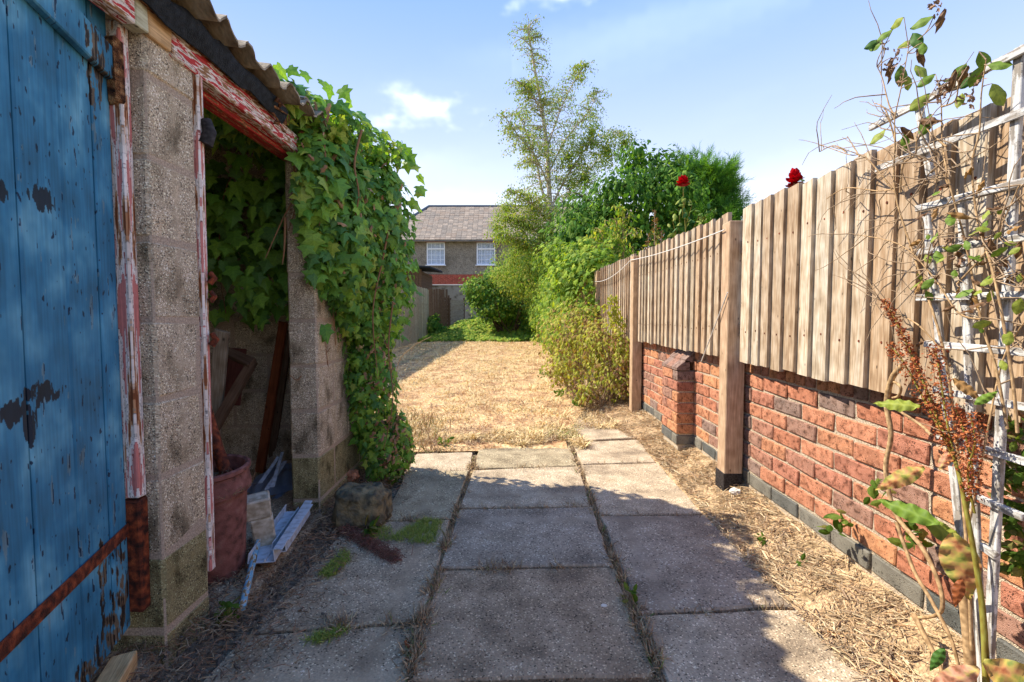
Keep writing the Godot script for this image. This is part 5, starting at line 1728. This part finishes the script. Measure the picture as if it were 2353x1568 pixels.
func trellis() -> void:
	var t := thing("trellis", "old whitewashed wooden fan trellis leaning on the fence", "trellis", Vector3(TX, 0, -1.144))
	var c := 1.144
	for q in [[2000, 295, 1], [2012, 390, 1], [2108, 480, 1], [2108, 580, 1], [2108, 685, 1], [2124, 790, 1], [2144, 895, 1], [2155, 1000, 1], [2215, 1130, 1], [2255, 1255, 1]]:
		var l := XP(q[0], q[1], TX)
		var half := -l.z - c
		var r := Vector3(TX, l.y - 0.006, -(c - half * rr(0.9, 1.05)))
		slat(t, "rail", l + Vector3(rr(-0.004, 0.004), 0, 0), r, 0.018, 0.010, Vector3(1, 0, 0))
	var low := 0.10
	for q in [[1.383, 1.30, 1.17], [1.27, 1.28, 1.155], [c, 1.60, c]]:
		slat(t, "upright", Vector3(TX + 0.012, q[1], -q[0]), Vector3(TX + 0.012, low, -q[2]), 0.021, 0.010, Vector3(1, 0, 0))
	slat(t, "upright", XP(2112, 240, TX + 0.012), XP(2140, 412, TX + 0.012), 0.021, 0.010, Vector3(1, 0, 0))

func climber() -> void:
	var t := thing("climbing_shrub", "half dead climbing shrub with bare tan twigs and few leaves on the trellis", "shrub", Vector3(1.14, 0, -1.2))
	var at := -t.position
	var X := 1.105
	var main := [
		[[2235, 1500], [2222, 1250], [2200, 1000], [2165, 800], [2100, 600], [2062, 440], [2052, 320], [2058, 270], [2075, 200], [2085, 110]],
		[[2312, 980], [2290, 850], [2262, 740], [2215, 560], [2185, 430], [2170, 330], [2158, 250], [2160, 200]],
		[[2345, 1000], [2330, 860], [2290, 640], [2240, 500], [2228, 380], [2250, 300], [2262, 220], [2262, 140]],
		[[2222, 1250], [2260, 1000], [2310, 820], [2353, 740]], [[2165, 800], [2110, 740], [2040, 700], [1990, 640]], [[2200, 660], [2280, 560], [2340, 420]], [[2262, 740], [2200, 720], [2140, 640], [2060, 560], [1960, 540]],
		[[2058, 270], [2040, 235], [2025, 180], [2018, 150]], [[2052, 330], [2030, 260], [2012, 230]], [[2170, 330], [2140, 300], [2120, 260]], [[2158, 250], [2190, 230], [2200, 190]], [[2062, 440], [1990, 360], [1950, 350], [1890, 335]], [[1980, 365], [1960, 330], [1945, 315]], [[1950, 350], [1910, 340], [1880, 350]],
		[[2085, 420], [2030, 440], [1950, 430], [1900, 460]], [[2185, 430], [2160, 400], [2150, 360]], [[2062, 440], [2075, 380], [2100, 350], [2110, 300]]]
	var b := MB.new()
	var lines := []
	for k in main.size():
		var ps := []
		for q in main[k]: ps.append(XP(q[0] + rr(-7, 7), q[1] + rr(-7, 7), X + rr(-0.02, 0.012)) + at)
		var c := curve(ps, 5)
		lines.append(c)
		b.tube(c, [0.0042, 0.0034, 0.0034][k] if k < 3 else 0.0026, 0.0012, 6)
	part(t, "stems", b.mesh(), M.stem_tan)
	b = MB.new()
	for k in 150:
		var c: PackedVector3Array = lines[R.randi() % lines.size()]
		var i := R.randi_range(int(c.size() * 0.25), c.size() - 1)
		var p := c[i]
		if p.y < 0.7 or (p.y > 1.5 and R.randf() < 0.72): continue
		var dir := Vector3(rr(-0.25, 0.12), rr(-0.4, 0.5), rr(-1, 0.5)).normalized()
		var ps := PackedVector3Array([p])
		for j in 5:
			dir = (dir + rv(0.35)).normalized()
			p += dir * rr(0.02, 0.06)
			p.x = clampf(p.x, -0.10, 0.035)
			ps.append(p)
		b.tube(ps, 0.0019, 0.0007, 4, false)
	var spots := [[2052, 68, 34], [2078, 40, 36], [2098, 76, 42], [2030, 98, 38], [2048, 132, 44], [2062, 112, 30], [2108, 112, 34], [2120, 98, 30], [2070, 150, 46], [2088, 175, 30], [2024, 92, 34], [2146, 38, 40], [2172, 20, 34],
		[2036, 298, 40], [2070, 292, 36], [2078, 308, 38], [2150, 170, 34], [2136, 215, 46], [2170, 190, 44], [2185, 186, 36], [2196, 160, 34], [2130, 180, 38], [2225, 150, 36], [2250, 118, 40], [2270, 150, 36], [2280, 192, 46], [2245, 170, 30], [2140, 262, 44], [2165, 280, 40], [2200, 250, 30], [2170, 205, 40], [2262, 148, 40]]
	for k in spots.size():
		var q: Array = spots[k]
		var p := XP(q[0], q[1], X) + at
		shoot(b, lines, p)
		var kind: int = [0, 1, 2, 0, 3, 1, 3, 0][k % 8]
		var o := part(t, "leaf", L.curled if kind == 3 else L.broad, M["leaf_%d" % kind])
		o.transform = lxf(p, Vector3(-0.7, 0.3, 0.8) + rv(0.6), rv(0.9) + Vector3(0, -0.4, -0.3), q[2] / 800.0)
	for k in 70:
		var p := XP(rr(2105, 2350), [rr(480, 720), rr(480, 720), rr(380, 960)][k % 3], X - 0.01) + at
		shoot(b, lines, p)
		var kind: int = [0, 1, 3, 1, 0, 4, 3][k % 7]
		var o := part(t, "leaf", L.curled if kind >= 3 else L.broad, M["leaf_%d" % kind])
		o.transform = lxf(p, Vector3(-0.7, 0.4, 0.6) + rv(0.8), rv(0.9) + Vector3(0, -0.6, 0), rr(0.018, 0.04))
	part(t, "twigs", b.mesh(), M.twig)
	# withered clusters among the leaves
	var dead := Many.new()
	for q in [[2030, 100], [2062, 120], [2075, 180], [2168, 195], [2160, 215], [2250, 175], [2150, 20], [2045, 150], [2225, 230], [2200, 600], [2150, 640], [2260, 560], [2300, 620], [2180, 560]]:
		for k in 14: dead.add(lxf(XP(q[0] + rr(-12, 12), q[1] + rr(-12, 12), X + rr(-0.01, 0.01)) + at, rv(1), rv(1), rr(0.006, 0.018)), Color(0.26, 0.16, 0.10) * rr(0.6, 1.5))
	many(t, "withered_buds", L.withered, M.dry, dead)

# a thin shoot from the closest stem out to p
func shoot(b: MB, lines: Array, p: Vector3) -> void:
	var best := Vector3.ZERO
	var far := 9.0
	for c in lines:
		for q in c:
			if q.y < p.y + 0.03 and q.distance_to(p) < far:
				far = q.distance_to(p); best = q
	if far > 0.3: return
	var m := best.lerp(p, 0.5) + rv(far * 0.16) + Vector3(0, -far * 0.08, 0)
	b.tube(curve([best, m, p], 4), 0.0018, 0.0009, 4, false)

func dock() -> void:
	var t := thing("dock_plant", "tall dock with rust-red seed spikes and curling leaves before the trellis", "plant", XP(2262, 1568, 1.07) * Vector3(1, 0, 1))
	var at := -t.position
	var X := 1.06
	var lines := [[[2268, 1640], [2262, 1450], [2250, 1340], [2222, 1180], [2195, 1060], [2150, 950], [2110, 850], [2070, 760], [2032, 690]], [[2195, 1060], [2175, 960], [2160, 860], [2150, 800]], [[2222, 1180], [2235, 1080], [2215, 990], [2195, 940]], [[2195, 1060], [2130, 930], [2075, 830], [2050, 800]], [[2240, 1180], [2225, 1090], [2240, 1020], [2232, 960]]]
	var b := MB.new()
	var seeds := Many.new()
	for k in lines.size():
		var ps := []
		for q in lines[k]: ps.append(XP(q[0], q[1], X + rr(-0.01, 0.01)) + at)
		var c := curve(ps, 6)
		b.tube(c, 0.0075 if k == 0 else 0.003, 0.0015, 6)
		var n := 1500 if k == 0 else 520
		for j in n:
			var u := rr(0.5 if k == 0 else 0.15, 1.0)
			var i := int(u * (c.size() - 1))
			var w := 0.018 * (1.0 - 0.75 * u if k == 0 else 0.75) + 0.003
			if R.randf() < 0.3 and int(u * 22) % 2: continue
			seeds.add(lxf(c[i].lerp(c[mini(i + 1, c.size() - 1)], R.randf()) + rv(w), rv(1), rv(1), rr(0.005, 0.011)), [Color(0.30, 0.07, 0.025), Color(0.40, 0.12, 0.04), Color(0.22, 0.05, 0.02), Color(0.48, 0.18, 0.06)][R.randi() % 4])
	part(t, "stem", b.mesh(), M.stem_green)
	many(t, "seed_heads", L.small, M.dry, seeds)
	# leaves: px, py of the root, tip dx, dy, length in px, turn, material
	for q in [[2190, 1225, 30, 120, 130, 0.2, "dock_leaf"], [2125, 1075, -40, 25, 110, 0.5, "dock_leaf"], [2160, 1205, -80, -25, 120, 0.9, "leaf_0"], [2120, 1190, 70, 30, 110, 0.8, "leaf_1"], [2115, 935, -90, 12, 90, 1.0, "leaf_1"], [2160, 1080, 20, -40, 60, 0.3, "dock_pink"], [2250, 1535, -90, 40, 120, 0.6, "dock_pink"], [2260, 1520, 90, 60, 140, 0.4, "dock_leaf"], [2170, 1490, -30, 45, 60, 0.4, "leaf_2"], [2240, 930, 30, -30, 50, 0.5, "leaf_0"], [2190, 870, 50, 10, 60, 0.8, "leaf_4"], [2210, 1330, -10, 40, 60, 0.3, "leaf_5"]]:
		var p := XP(q[0], q[1], X - 0.012) + at
		var tip := XP(q[0] + q[2], q[1] + q[3], X - 0.03 * q[5]) + at - p
		var o := part(t, "leaf", L.dock, M[q[6]])
		o.transform = lxf(p, Vector3(-0.8, 0.3 + q[5] * 0.5, 0.9), tip, q[4] / 880.0)
		if q[4] > 125: o.scale *= Vector3(1.5, 1, 1)
	# dead stalks beside it
	var v := thing("dead_vine", "looping dead tan vine stem against the brick wall", "vine", XP(2110, 1500, 1.16) * Vector3(1, 0, 1))
	at = -v.position
	var k2 := 0
	for r in [[[2075, 840], [2050, 870], [2038, 930], [2048, 1000], [2036, 1080], [2058, 1180], [2120, 1260], [2158, 1340], [2166, 1395], [2150, 1415], [2110, 1420], [2095, 1410]], [[2100, 1412], [2125, 1460], [2160, 1530], [2180, 1590]], [[2060, 1200], [2100, 1310], [2140, 1380], [2190, 1480], [2215, 1600]], [[2052, 935], [2090, 960], [2120, 980], [2140, 1000]], [[2050, 875], [2070, 890], [2065, 910], [2052, 915]]]:
		var ps := []
		for q in r: ps.append(XP(q[0], q[1], 1.16 + rr(-0.006, 0.006)) + at)
		b = MB.new()
		b.tube(curve(ps, 6), [0.0085, 0.008, 0.0055, 0.004, 0.004][k2], 0.004, 7)
		part(v, "stem", b.mesh(), M.stem_tan)
		k2 += 1
	var s := thing("dead_stalk", "thick broken pale stalk standing next to the dock stem", "stalk", XP(2225, 1560, 1.10) * Vector3(1, 0, 1))
	b = MB.new()
	b.tube(curve([XP(2235, 1660, 1.10) - s.position, XP(2228, 1500, 1.10) - s.position, XP(2218, 1400, 1.10) - s.position, XP(2214, 1350, 1.10) - s.position], 4), 0.013, 0.011, 8)
	part(s, "stem", b.mesh(), M.stem_tan)
	b = MB.new()
	b.tube(curve([XP(2222, 1360, 1.10) - s.position, XP(2240, 1345, 1.09) - s.position, XP(2250, 1330, 1.08) - s.position], 3), 0.006, 0.003, 6)
	part(s, "side_shoot", b.mesh(), M.stem_tan)

# ------------------------------------------------------------------ things lying about
func lump(size: Vector3, rough: float, sd: int, flat := 1.0) -> ArrayMesh:
	var n := FastNoiseLite.new()
	n.seed = sd; n.frequency = 0.8; n.fractal_octaves = 4
	var b := MB.new()
	var rows := []
	for i in 19:
		var a := PI * i / 18.0
		var row := []
		for k in 33:
			var f := TAU * (k % 32) / 32.0
			var v := Vector3(sin(a) * cos(f), cos(a), sin(a) * sin(f))
			var q := Vector3(signf(v.x) * pow(absf(v.x), flat), signf(v.y) * pow(absf(v.y), flat * 0.7), signf(v.z) * pow(absf(v.z), flat))
			row.append(q * (1.0 + rough * n.get_noise_3dv(v * 2.0)) * size)
		rows.append(row)
	b.grid(rows, 1.0, false)
	return b.mesh()

func leaning(called: String, label: String, category: String, a: Vector3, z: Vector3, w: float, th: float, m: String, flat := Vector3(1, 0, 0)) -> Node3D:
	var t := thing(called, label, category, a)
	var y := (z - a).normalized()
	var x := (flat - y * flat.dot(y)).normalized()
	var b := MB.new()
	b.uvo = Vector2(rr(0, 2), rr(0, 2))
	b.cbox(Transform3D(Basis(x, y, x.cross(y)), (z - a) * 0.5), Vector3(w, a.distance_to(z), th), 0.003, 1, 0.003, R)
	part(t, "timber", b.mesh(), M[m])
	return t

func clutter() -> void:
	# pot behind the pillar
	var p := Vector3(-1.125, 0.03, -1.83)
	var t := thing("plant_pot", "big terracotta-coloured pot with thick rim full of dead weeds inside the opening", "pot", p)
	t.rotation = Vector3(0.05, 0, 0.03)
	var b := MB.new()
	b.lathe(Transform3D(), PackedVector2Array([Vector2(0.0, 0.0), Vector2(0.098, 0.0), Vector2(0.105, 0.008), Vector2(0.132, 0.30), Vector2(0.136, 0.31), Vector2(0.148, 0.315), Vector2(0.15, 0.33), Vector2(0.143, 0.385), Vector2(0.152, 0.392), Vector2(0.152, 0.405), Vector2(0.143, 0.41), Vector2(0.134, 0.405), Vector2(0.122, 0.33)]), 40)
	part(t, "pot", b.mesh(), M.terracotta)
	b = MB.new()
	b.lathe(Transform3D(), PackedVector2Array([Vector2(0.128, 0.345), Vector2(0.06, 0.356), Vector2(0.0, 0.36)]), 24)
	part(t, "compost", b.mesh(), M.soil)
	var wd := Many.new()
	for k in 260:
		var a := rr(0, TAU)
		var onrim := k % 3 == 0
		var r := 0.152 if onrim else rr(0, 0.11)
		wd.add(Transform3D(Basis.from_euler(Vector3(rr(-1, 1), rr(0, TAU), rr(-1.3, 0.6))) * rr(0.02, 0.055), Vector3(cos(a) * r, 0.325 if onrim else 0.36, sin(a) * r)), Color(0.22, 0.14, 0.08) * rr(0.6, 1.4))
	many(t, "dead_weeds", L.blade, M.dry, wd)
	# stone by the foot of the ivy
	var s := G(832, 1198)
	t = thing("rough_stone", "squat rounded mossy stone block at the foot of the ivy", "stone", s + Vector3(0, 0.075, 0))
	part(t, "stone", lump(Vector3(0.128, 0.095, 0.112), 0.26, 4, 0.62), M.stone)
	# timbers and pipe inside
	leaning("timber_plank", "reddish brown timber plank leaning on the inner wall beside the pillar", "plank", G(596, 1085, 0.04), D(652, 740, 2.98), 0.05, 0.03, "red_wood")
	leaning("timber_plank", "second darker plank leaning close behind the reddish one", "plank", G(622, 1070, 0.04), D(664, 760, 3.0), 0.04, 0.03, "dark_wood")
	leaning("slanting_timber", "weathered grey broken frame piece slanting across the garage wall", "timber", D(492, 985, 2.5), D(582, 830, 2.62), 0.045, 0.04, "dark_wood")
	leaning("wooden_board", "dark board lying across the top of the slanting frame piece", "board", D(500, 800, 2.7), D(580, 835, 2.6), 0.05, 0.03, "dark_wood")
	leaning("grey_plank", "pale grey weathered plank standing behind the pot", "plank", G(482, 1120, 0.04), D(510, 760, 2.5), 0.07, 0.022, "grey_wood")
	leaning("brown_panel", "thin brown panel behind the slanting timbers in the garage", "panel", D(520, 930, 2.85), D(535, 800, 2.9), 0.16, 0.012, "maroon_wood")
	var pipe := thing("rusty_pipe", "rusty iron pipe standing in the pot", "pipe", Vector3(-1.1, 0.3, -1.87))
	b = MB.new()
	b.tube(PackedVector3Array([D(530, 1112, 1.86) - pipe.position, D(500, 1035, 1.9) - pipe.position, D(468, 925, 1.95) - pipe.position]), 0.022, 0.022, 12)
	part(pipe, "tube", b.mesh(), M.rust)
	t = thing("cream_block", "dirty cream plastic block lying beside the pot rim", "block", G(590, 1165, 0.24))
	b = MB.new()
	b.cbox(Transform3D(Basis.from_euler(Vector3(0.25, 0.5, 0.12)), Vector3.ZERO), Vector3(0.10, 0.09, 0.06), 0.006, 1, 0.003, R)
	b.cbox(Transform3D(Basis.from_euler(Vector3(0.25, 0.5, 0.12)), Vector3(0.01, -0.11, -0.03)), Vector3(0.08, 0.14, 0.05), 0.006, 1, 0.003, R)
	part(t, "casting", b.mesh(), M.cream_block)
	# pieces of white gutter on the threshold
	for q in [[[600, 1300], [680, 1180], "white plastic gutter length lying on the garage threshold", 0.09], [[640, 1275], [698, 1188], "narrower white gutter offcut beside the long one", 0.05]]:
		var a := G(q[0][0], q[0][1], 0.06)
		var z := G(q[1][0], q[1][1], 0.06)
		t = thing("gutter_piece", q[2], "gutter", (a + z) * 0.5)
		b = MB.new()
		var along := (z - a).normalized()
		var side := along.cross(Vector3.UP).normalized()
		var w: float = q[3]
		var l := a.distance_to(z)
		var fr := Basis(side, along, side.cross(along))
		for e in [[0.0, 0.0, w, 0.004, 0.0], [-0.5, 0.018, 0.004, 0.04, 0.12], [0.5, 0.024, 0.004, 0.05, -0.1], [0.66, 0.047, w * 0.36, 0.004, 0.1], [0.14, 0.006, 0.006, 0.012, 0.0]]:
			b.cbox(Transform3D(fr * Basis(Vector3.UP, e[4]), side * (e[0] * w) + Vector3.UP * (e[1] + 0.01)), Vector3(e[2], l, e[3]), 0.0012, 1)
		part(t, "channel", b.mesh(), M.white_plastic)
	t = thing("painted_cane", "thin stick with flaking blue and white paint on the threshold edge", "stick", G(555, 1400, 0.03))
	b = MB.new()
	b.tube(PackedVector3Array([Vector3.ZERO, G(572, 1330, 0.05) - t.position, G(592, 1245, 0.10) - t.position]), 0.013, 0.011, 10)
	part(t, "stick", b.mesh(), M.cane)
	# torn plastic and glazing bars behind the pot
	t = thing("plastic_sheet", "crumpled pale blue plastic sheeting heaped inside the garage", "plastic sheet", G(640, 1105, 0.04))
	b = MB.new()
	var rows := []
	var n := FastNoiseLite.new()
	n.frequency = 6.0; n.seed = 9; n.noise_type = FastNoiseLite.TYPE_CELLULAR
	for i in 26:
		var row := []
		for k in 26:
			var u := k / 25.0 - 0.5
			var v := i / 25.0 - 0.5
			row.append(Vector3(u * 0.34, 0.02 + 0.12 * maxf(0, 0.8 - (u * u + v * v) * 4.0) + 0.07 * n.get_noise_2d(u, v), v * 0.5))
		rows.append(row)
	b.grid(rows, 1.0, false)
	part(t, "sheet", b.mesh(), M.plastic_film)
	var k2 := 0
	for q in [[[598, 1110], [640, 1050]], [[612, 1125], [655, 1060]], [[625, 1120], [648, 1040]]]:
		var a := G(q[0][0], q[0][1], 0.12)
		var z := D(q[1][0], q[1][1], 2.75)
		leaning("white_strip", ["white plastic strip sticking up from the plastic sheeting, first from the pot", "white plastic strip in the middle of the three in the sheeting", "white plastic strip closest to the block pillar"][k2], "strip", a, z, 0.02, 0.006, "white_plastic")
		k2 += 1
	# wood at the foot of the door
	t = leaning("timber_offcut", "split offcut of weathered timber lying under the blue door", "timber", Vector3(-1.05, 0.06, -1.30), Vector3(-0.93, 0.05, -0.95), 0.06, 0.05, "pale_rot", Vector3(1, 0, 0))
	# pale pebbles and mortar crumbs on the bed
	k2 = 0
	for q in [[1438, 705, 0.028, "white plaster lump at the foot of the bleached post"], [1745, 1140, 0.02, "small white crumb on the bed below the bricks"], [1363, 1385, 0, ""], [1388, 1392, 0.010, "small pale chip lying on the slab beside the weedy joint"], [2060, 1445, 0.022, "white pebble half hidden in straw near the dock"]]:
		if q[2] <= 0: continue
		var g := G(q[0], q[1], 0.03)
		if k2 == 0: g = Vector3(1.19, 0.06, -2.6)
		if k2 == 3: g = G(q[0], q[1], 0.003)
		if k2 == 4: g = Vector3(1.10, 0.05, -1.35)
		var o := part(self, "pebble", lump(Vector3(q[2], q[2] * (0.25 if k2 == 2 else 0.6), q[2] * 0.8), 0.5, 30 + k2), M.coping)
		o.position = g
		tag(o, q[3], "pebble")
		k2 += 1
	# brick rubble by the ivy
	var g := G(808, 1092, 0.06)
	var o := part(self, "brick_fragment", lump(Vector3(0.035, 0.025, 0.03), 0.5, 51, 0.6), M.brick_2)
	o.position = g
	tag(o, "reddish brick fragment among dead leaves beside the mossy stone", "brick")

func litter() -> void:
	# straw over the bed along the wall
	var a := Many.new()
	var tan := [Color(0.64, 0.50, 0.31), Color(0.74, 0.61, 0.40), Color(0.53, 0.40, 0.25), Color(0.58, 0.43, 0.26), Color(0.44, 0.31, 0.20), Color(0.66, 0.46, 0.26)]
	var patch := FastNoiseLite.new()
	patch.frequency = 1.4; patch.seed = 40
	for k in 15000:
		var d := 0.2 + 5.6 * pow(R.randf(), 1.25)
		var x := lerpf(right_edge(d) - 0.05, 1.265, R.randf())
		if patch.get_noise_2d(x * 2.0, d * 2.0) < -0.12 and R.randf() < 0.75: continue
		var s := rr(0.018, 0.06) * (1.7 if R.randf() < 0.06 else 1.0)
		var y := maxf(bed_height(x, d), 0.0 if x < right_edge(d) + 0.01 else -0.1)
		a.add(Transform3D(Basis.from_euler(Vector3(rr(-0.4, 0.4), rr(0, TAU), rr(-0.35, 0.35))) * s, Vector3(x, y + rr(0.002, 0.014), -d)), tan[R.randi() % 6] * rr(0.7, 1.15))
	tag(many(self, "straw", L.straw, M.dry, a), "cut straw and dry grass strewn along the brick wall", "straw", "", "stuff")
	# brown rubbish and moss by the garage
	a = Many.new()
	var br := [Color(0.28, 0.18, 0.10), Color(0.40, 0.28, 0.17), Color(0.20, 0.13, 0.08), Color(0.48, 0.36, 0.22), Color(0.34, 0.18, 0.10)]
	for k in 11000:
		var d := 1.0 + 2.2 * R.randf()
		var x := rr(-1.12, -0.52)
		var lim := -0.76 + R.randfn(0, 0.10) + 0.06 * patch.get_noise_2d(d * 3.0, 9.0)
		if x > lim: continue
		var s := rr(0.010, 0.042)
		a.add(Transform3D(Basis.from_euler(Vector3(rr(-0.6, 0.6), rr(0, TAU), rr(-0.6, 0.6))) * s, Vector3(x, rr(0.0, 0.03) + 0.03 * clampf((-0.8 - x) / 0.2, 0, 1), -d)), br[R.randi() % 5] * rr(0.6, 1.2))
	# crumbs of earth and leaf among it
	var earth := Many.new()
	for k in 6000:
		var d := 1.0 + 2.2 * R.randf()
		var x := rr(-1.12, -0.5)
		if x > -0.80 + R.randfn(0, 0.09) + 0.08 * patch.get_noise_2d(d * 3.0, 9.0): continue
		earth.add(lxf(Vector3(x, rr(0.0, 0.016) + 0.03 * clampf((-0.9 - x) / 0.15, 0, 1), -d), Vector3(0, 1, 0) + rv(0.7), rv(1), rr(0.008, 0.024)), [Color(0.16, 0.12, 0.09), Color(0.24, 0.18, 0.13), Color(0.30, 0.21, 0.14), Color(0.12, 0.10, 0.08)][R.randi() % 4])
	tag(many(self, "leaf_mould", L.withered, M.dry, earth), "dark crumbled leaf mould on the slabs along the garage threshold", "leaf mould", "", "stuff")
	# the red-brown heap of roots across the slab
	for k in 1500:
		var t := R.randf()
		var p := G(lerpf(790, 912, t), lerpf(1222, 1290, t)) + Vector3(R.randfn(0, 0.018), absf(R.randfn(0, 0.014)), R.randfn(0, 0.018))
		a.add(Transform3D(Basis.from_euler(Vector3(rr(-1, 1), rr(0, TAU), rr(-1, 1))) * rr(0.012, 0.035), p), [Color(0.22, 0.09, 0.07), Color(0.30, 0.14, 0.10), Color(0.16, 0.09, 0.06)][R.randi() % 3])
	tag(many(self, "plant_rubbish", L.straw, M.dry, a), "brown dead stalks and leaf rubbish along the garage side", "litter", "", "stuff")
	a = Many.new()
	for m in [[[890, 1240], [975, 1195], [1015, 1200], [995, 1250], 5200], [[735, 1322], [795, 1262], [800, 1290], [760, 1325], 3000], [[700, 1470], [770, 1448], [800, 1450], [730, 1478], 900], [[850, 1210], [900, 1215], [890, 1240], [840, 1235], 1200]]:
		for k in m[4]:
			var u := R.randf()
			var v := R.randf()
			var p0 := Vector2(m[0][0], m[0][1]).lerp(Vector2(m[1][0], m[1][1]), u)
			var p1 := Vector2(m[3][0], m[3][1]).lerp(Vector2(m[2][0], m[2][1]), u)
			var q := p0.lerp(p1, v) + Vector2(R.randfn(0, 5), R.randfn(0, 3))
			if patch.get_noise_2d(q.x * 0.05, q.y * 0.05) < -0.25: continue
			a.add(Transform3D(Basis.from_euler(Vector3(rr(-0.5, 0.5), rr(0, TAU), rr(-0.9, 0.3))).scaled(Vector3(1, 1, 2.5)) * rr(0.008, 0.02), G(q.x, q.y)), [Color(0.24, 0.31, 0.04), Color(0.34, 0.39, 0.06), Color(0.17, 0.25, 0.04), Color(0.38, 0.37, 0.09)][R.randi() % 4])
	tag(many(self, "moss", L.blade, M.dry, a), "green moss cushions on the slabs next to the mossy stone", "moss", "", "stuff")
	# long dry grass at the edge of the lawn under the ivy
	a = Many.new()
	for k in 550:
		var d := rr(3.55, 4.8)
		var x := -0.72 + R.randfn(0, 0.13) - 0.12 * (d - 3.6)
		a.add(Transform3D(Basis.from_euler(Vector3(rr(-0.5, 0.5), rr(0, TAU), rr(-1.4, 1.0))).scaled(Vector3(1, 1, 0.35)) * rr(0.04, 0.14), Vector3(x, 0, -d)), [Color(0.55, 0.40, 0.22), Color(0.62, 0.47, 0.26), Color(0.42, 0.26, 0.14), Color(0.20, 0.22, 0.06)][R.randi() % 4])
	tag(many(self, "long_grass", L.blade, M.dry, a), "long bleached grass at the lawn edge under the ivy", "grass", "", "stuff")
	var o := thing("grass_stalk", "single tall bleached grass stalk arching out of the ivy over the lawn", "grass stalk", D(912, 860, 3.9) * Vector3(1, 0, 1))
	var b := MB.new()
	b.tube(curve([Vector3.ZERO, D(912, 850, 3.9) - o.position, D(945, 800, 3.9) - o.position, D(990, 774, 3.9) - o.position], 5), 0.004, 0.002, 5)
	part(o, "stem", b.mesh(), M.stem_tan)
	# dead leaves lying about
	var k2 := 0
	for q in [[928, 1480, 0.05, "leaf_5", "red dead leaf lying on the slab beside the weedy joint"], [2045, 1500, 0.07, "leaf_5", "curled rust-brown dock leaf on the straw"], [2110, 1520, 0.06, "leaf_4", "orange dead leaf next to the curled rust-brown one"], [1960, 1300, 0, "", ""]]:
		if q[2] <= 0: continue
		var p := G(q[0], q[1], 0.006) if k2 == 0 else XP(q[0], q[1], 1.02 if k2 == 1 else 1.06)
		if k2 > 0: p.y = bed_height(p.x, -p.z) + 0.02
		var l := part(self, "dead_leaf", L.curled, M[q[3]])
		l.transform = lxf(p + Vector3(0, 0.008, 0), Vector3(0.1, 1, 0.2), Vector3(1, 0, 0.3), q[2])
		tag(l, q[4], "leaf")
		k2 += 1
	# green weeds
	var w := Many.new()
	for q in [[1448, 1378, 12, 0.03, 0], [520, 1420, 26, 0.05, 0], [1020, 1022, 20, 0.05, 0], [850, 1225, 16, 0.06, 0], [790, 1195, 18, 0.05, 0], [905, 1100, 20, 0.05, 0], [1330, 930, 60, 0.06, 0], [1290, 905, 40, 0.06, 0], [1250, 860, 40, 0.07, 0], [1925, 1210, 16, 0.05, 1], [2020, 1150, 14, 0.04, 1], [2330, 1100, 60, 0.035, 1], [2320, 1200, 70, 0.035, 1], [2340, 1300, 60, 0.035, 1], [2330, 1000, 40, 0.03, 1], [2100, 1240, 14, 0.05, 1], [1850, 1310, 16, 0.03, 0], [1750, 1250, 14, 0.03, 0]]:
		for k in q[2]:
			var c := G(q[0] + rr(-12, 12), q[1] + rr(-8, 8), 0.01) if q[4] == 0 else XP(q[0] + rr(-22, 22), q[1] + rr(-30, 30), 1.2)
			w.add(lxf(c + Vector3(0, rr(0.0, 0.04), 0), rv(0.8) + Vector3(-0.2, 0.8, 0.4), rv(1.0), q[3] * rr(0.6, 1.1)), [Color(0.14, 0.24, 0.04), Color(0.22, 0.30, 0.06), Color(0.10, 0.18, 0.03), Color(0.34, 0.30, 0.10)][R.randi() % 4])
	tag(many(self, "weeds", L.oval, M.leaf, w), "small green weeds sprouting in joints and along the wall foot", "weeds", "", "stuff")
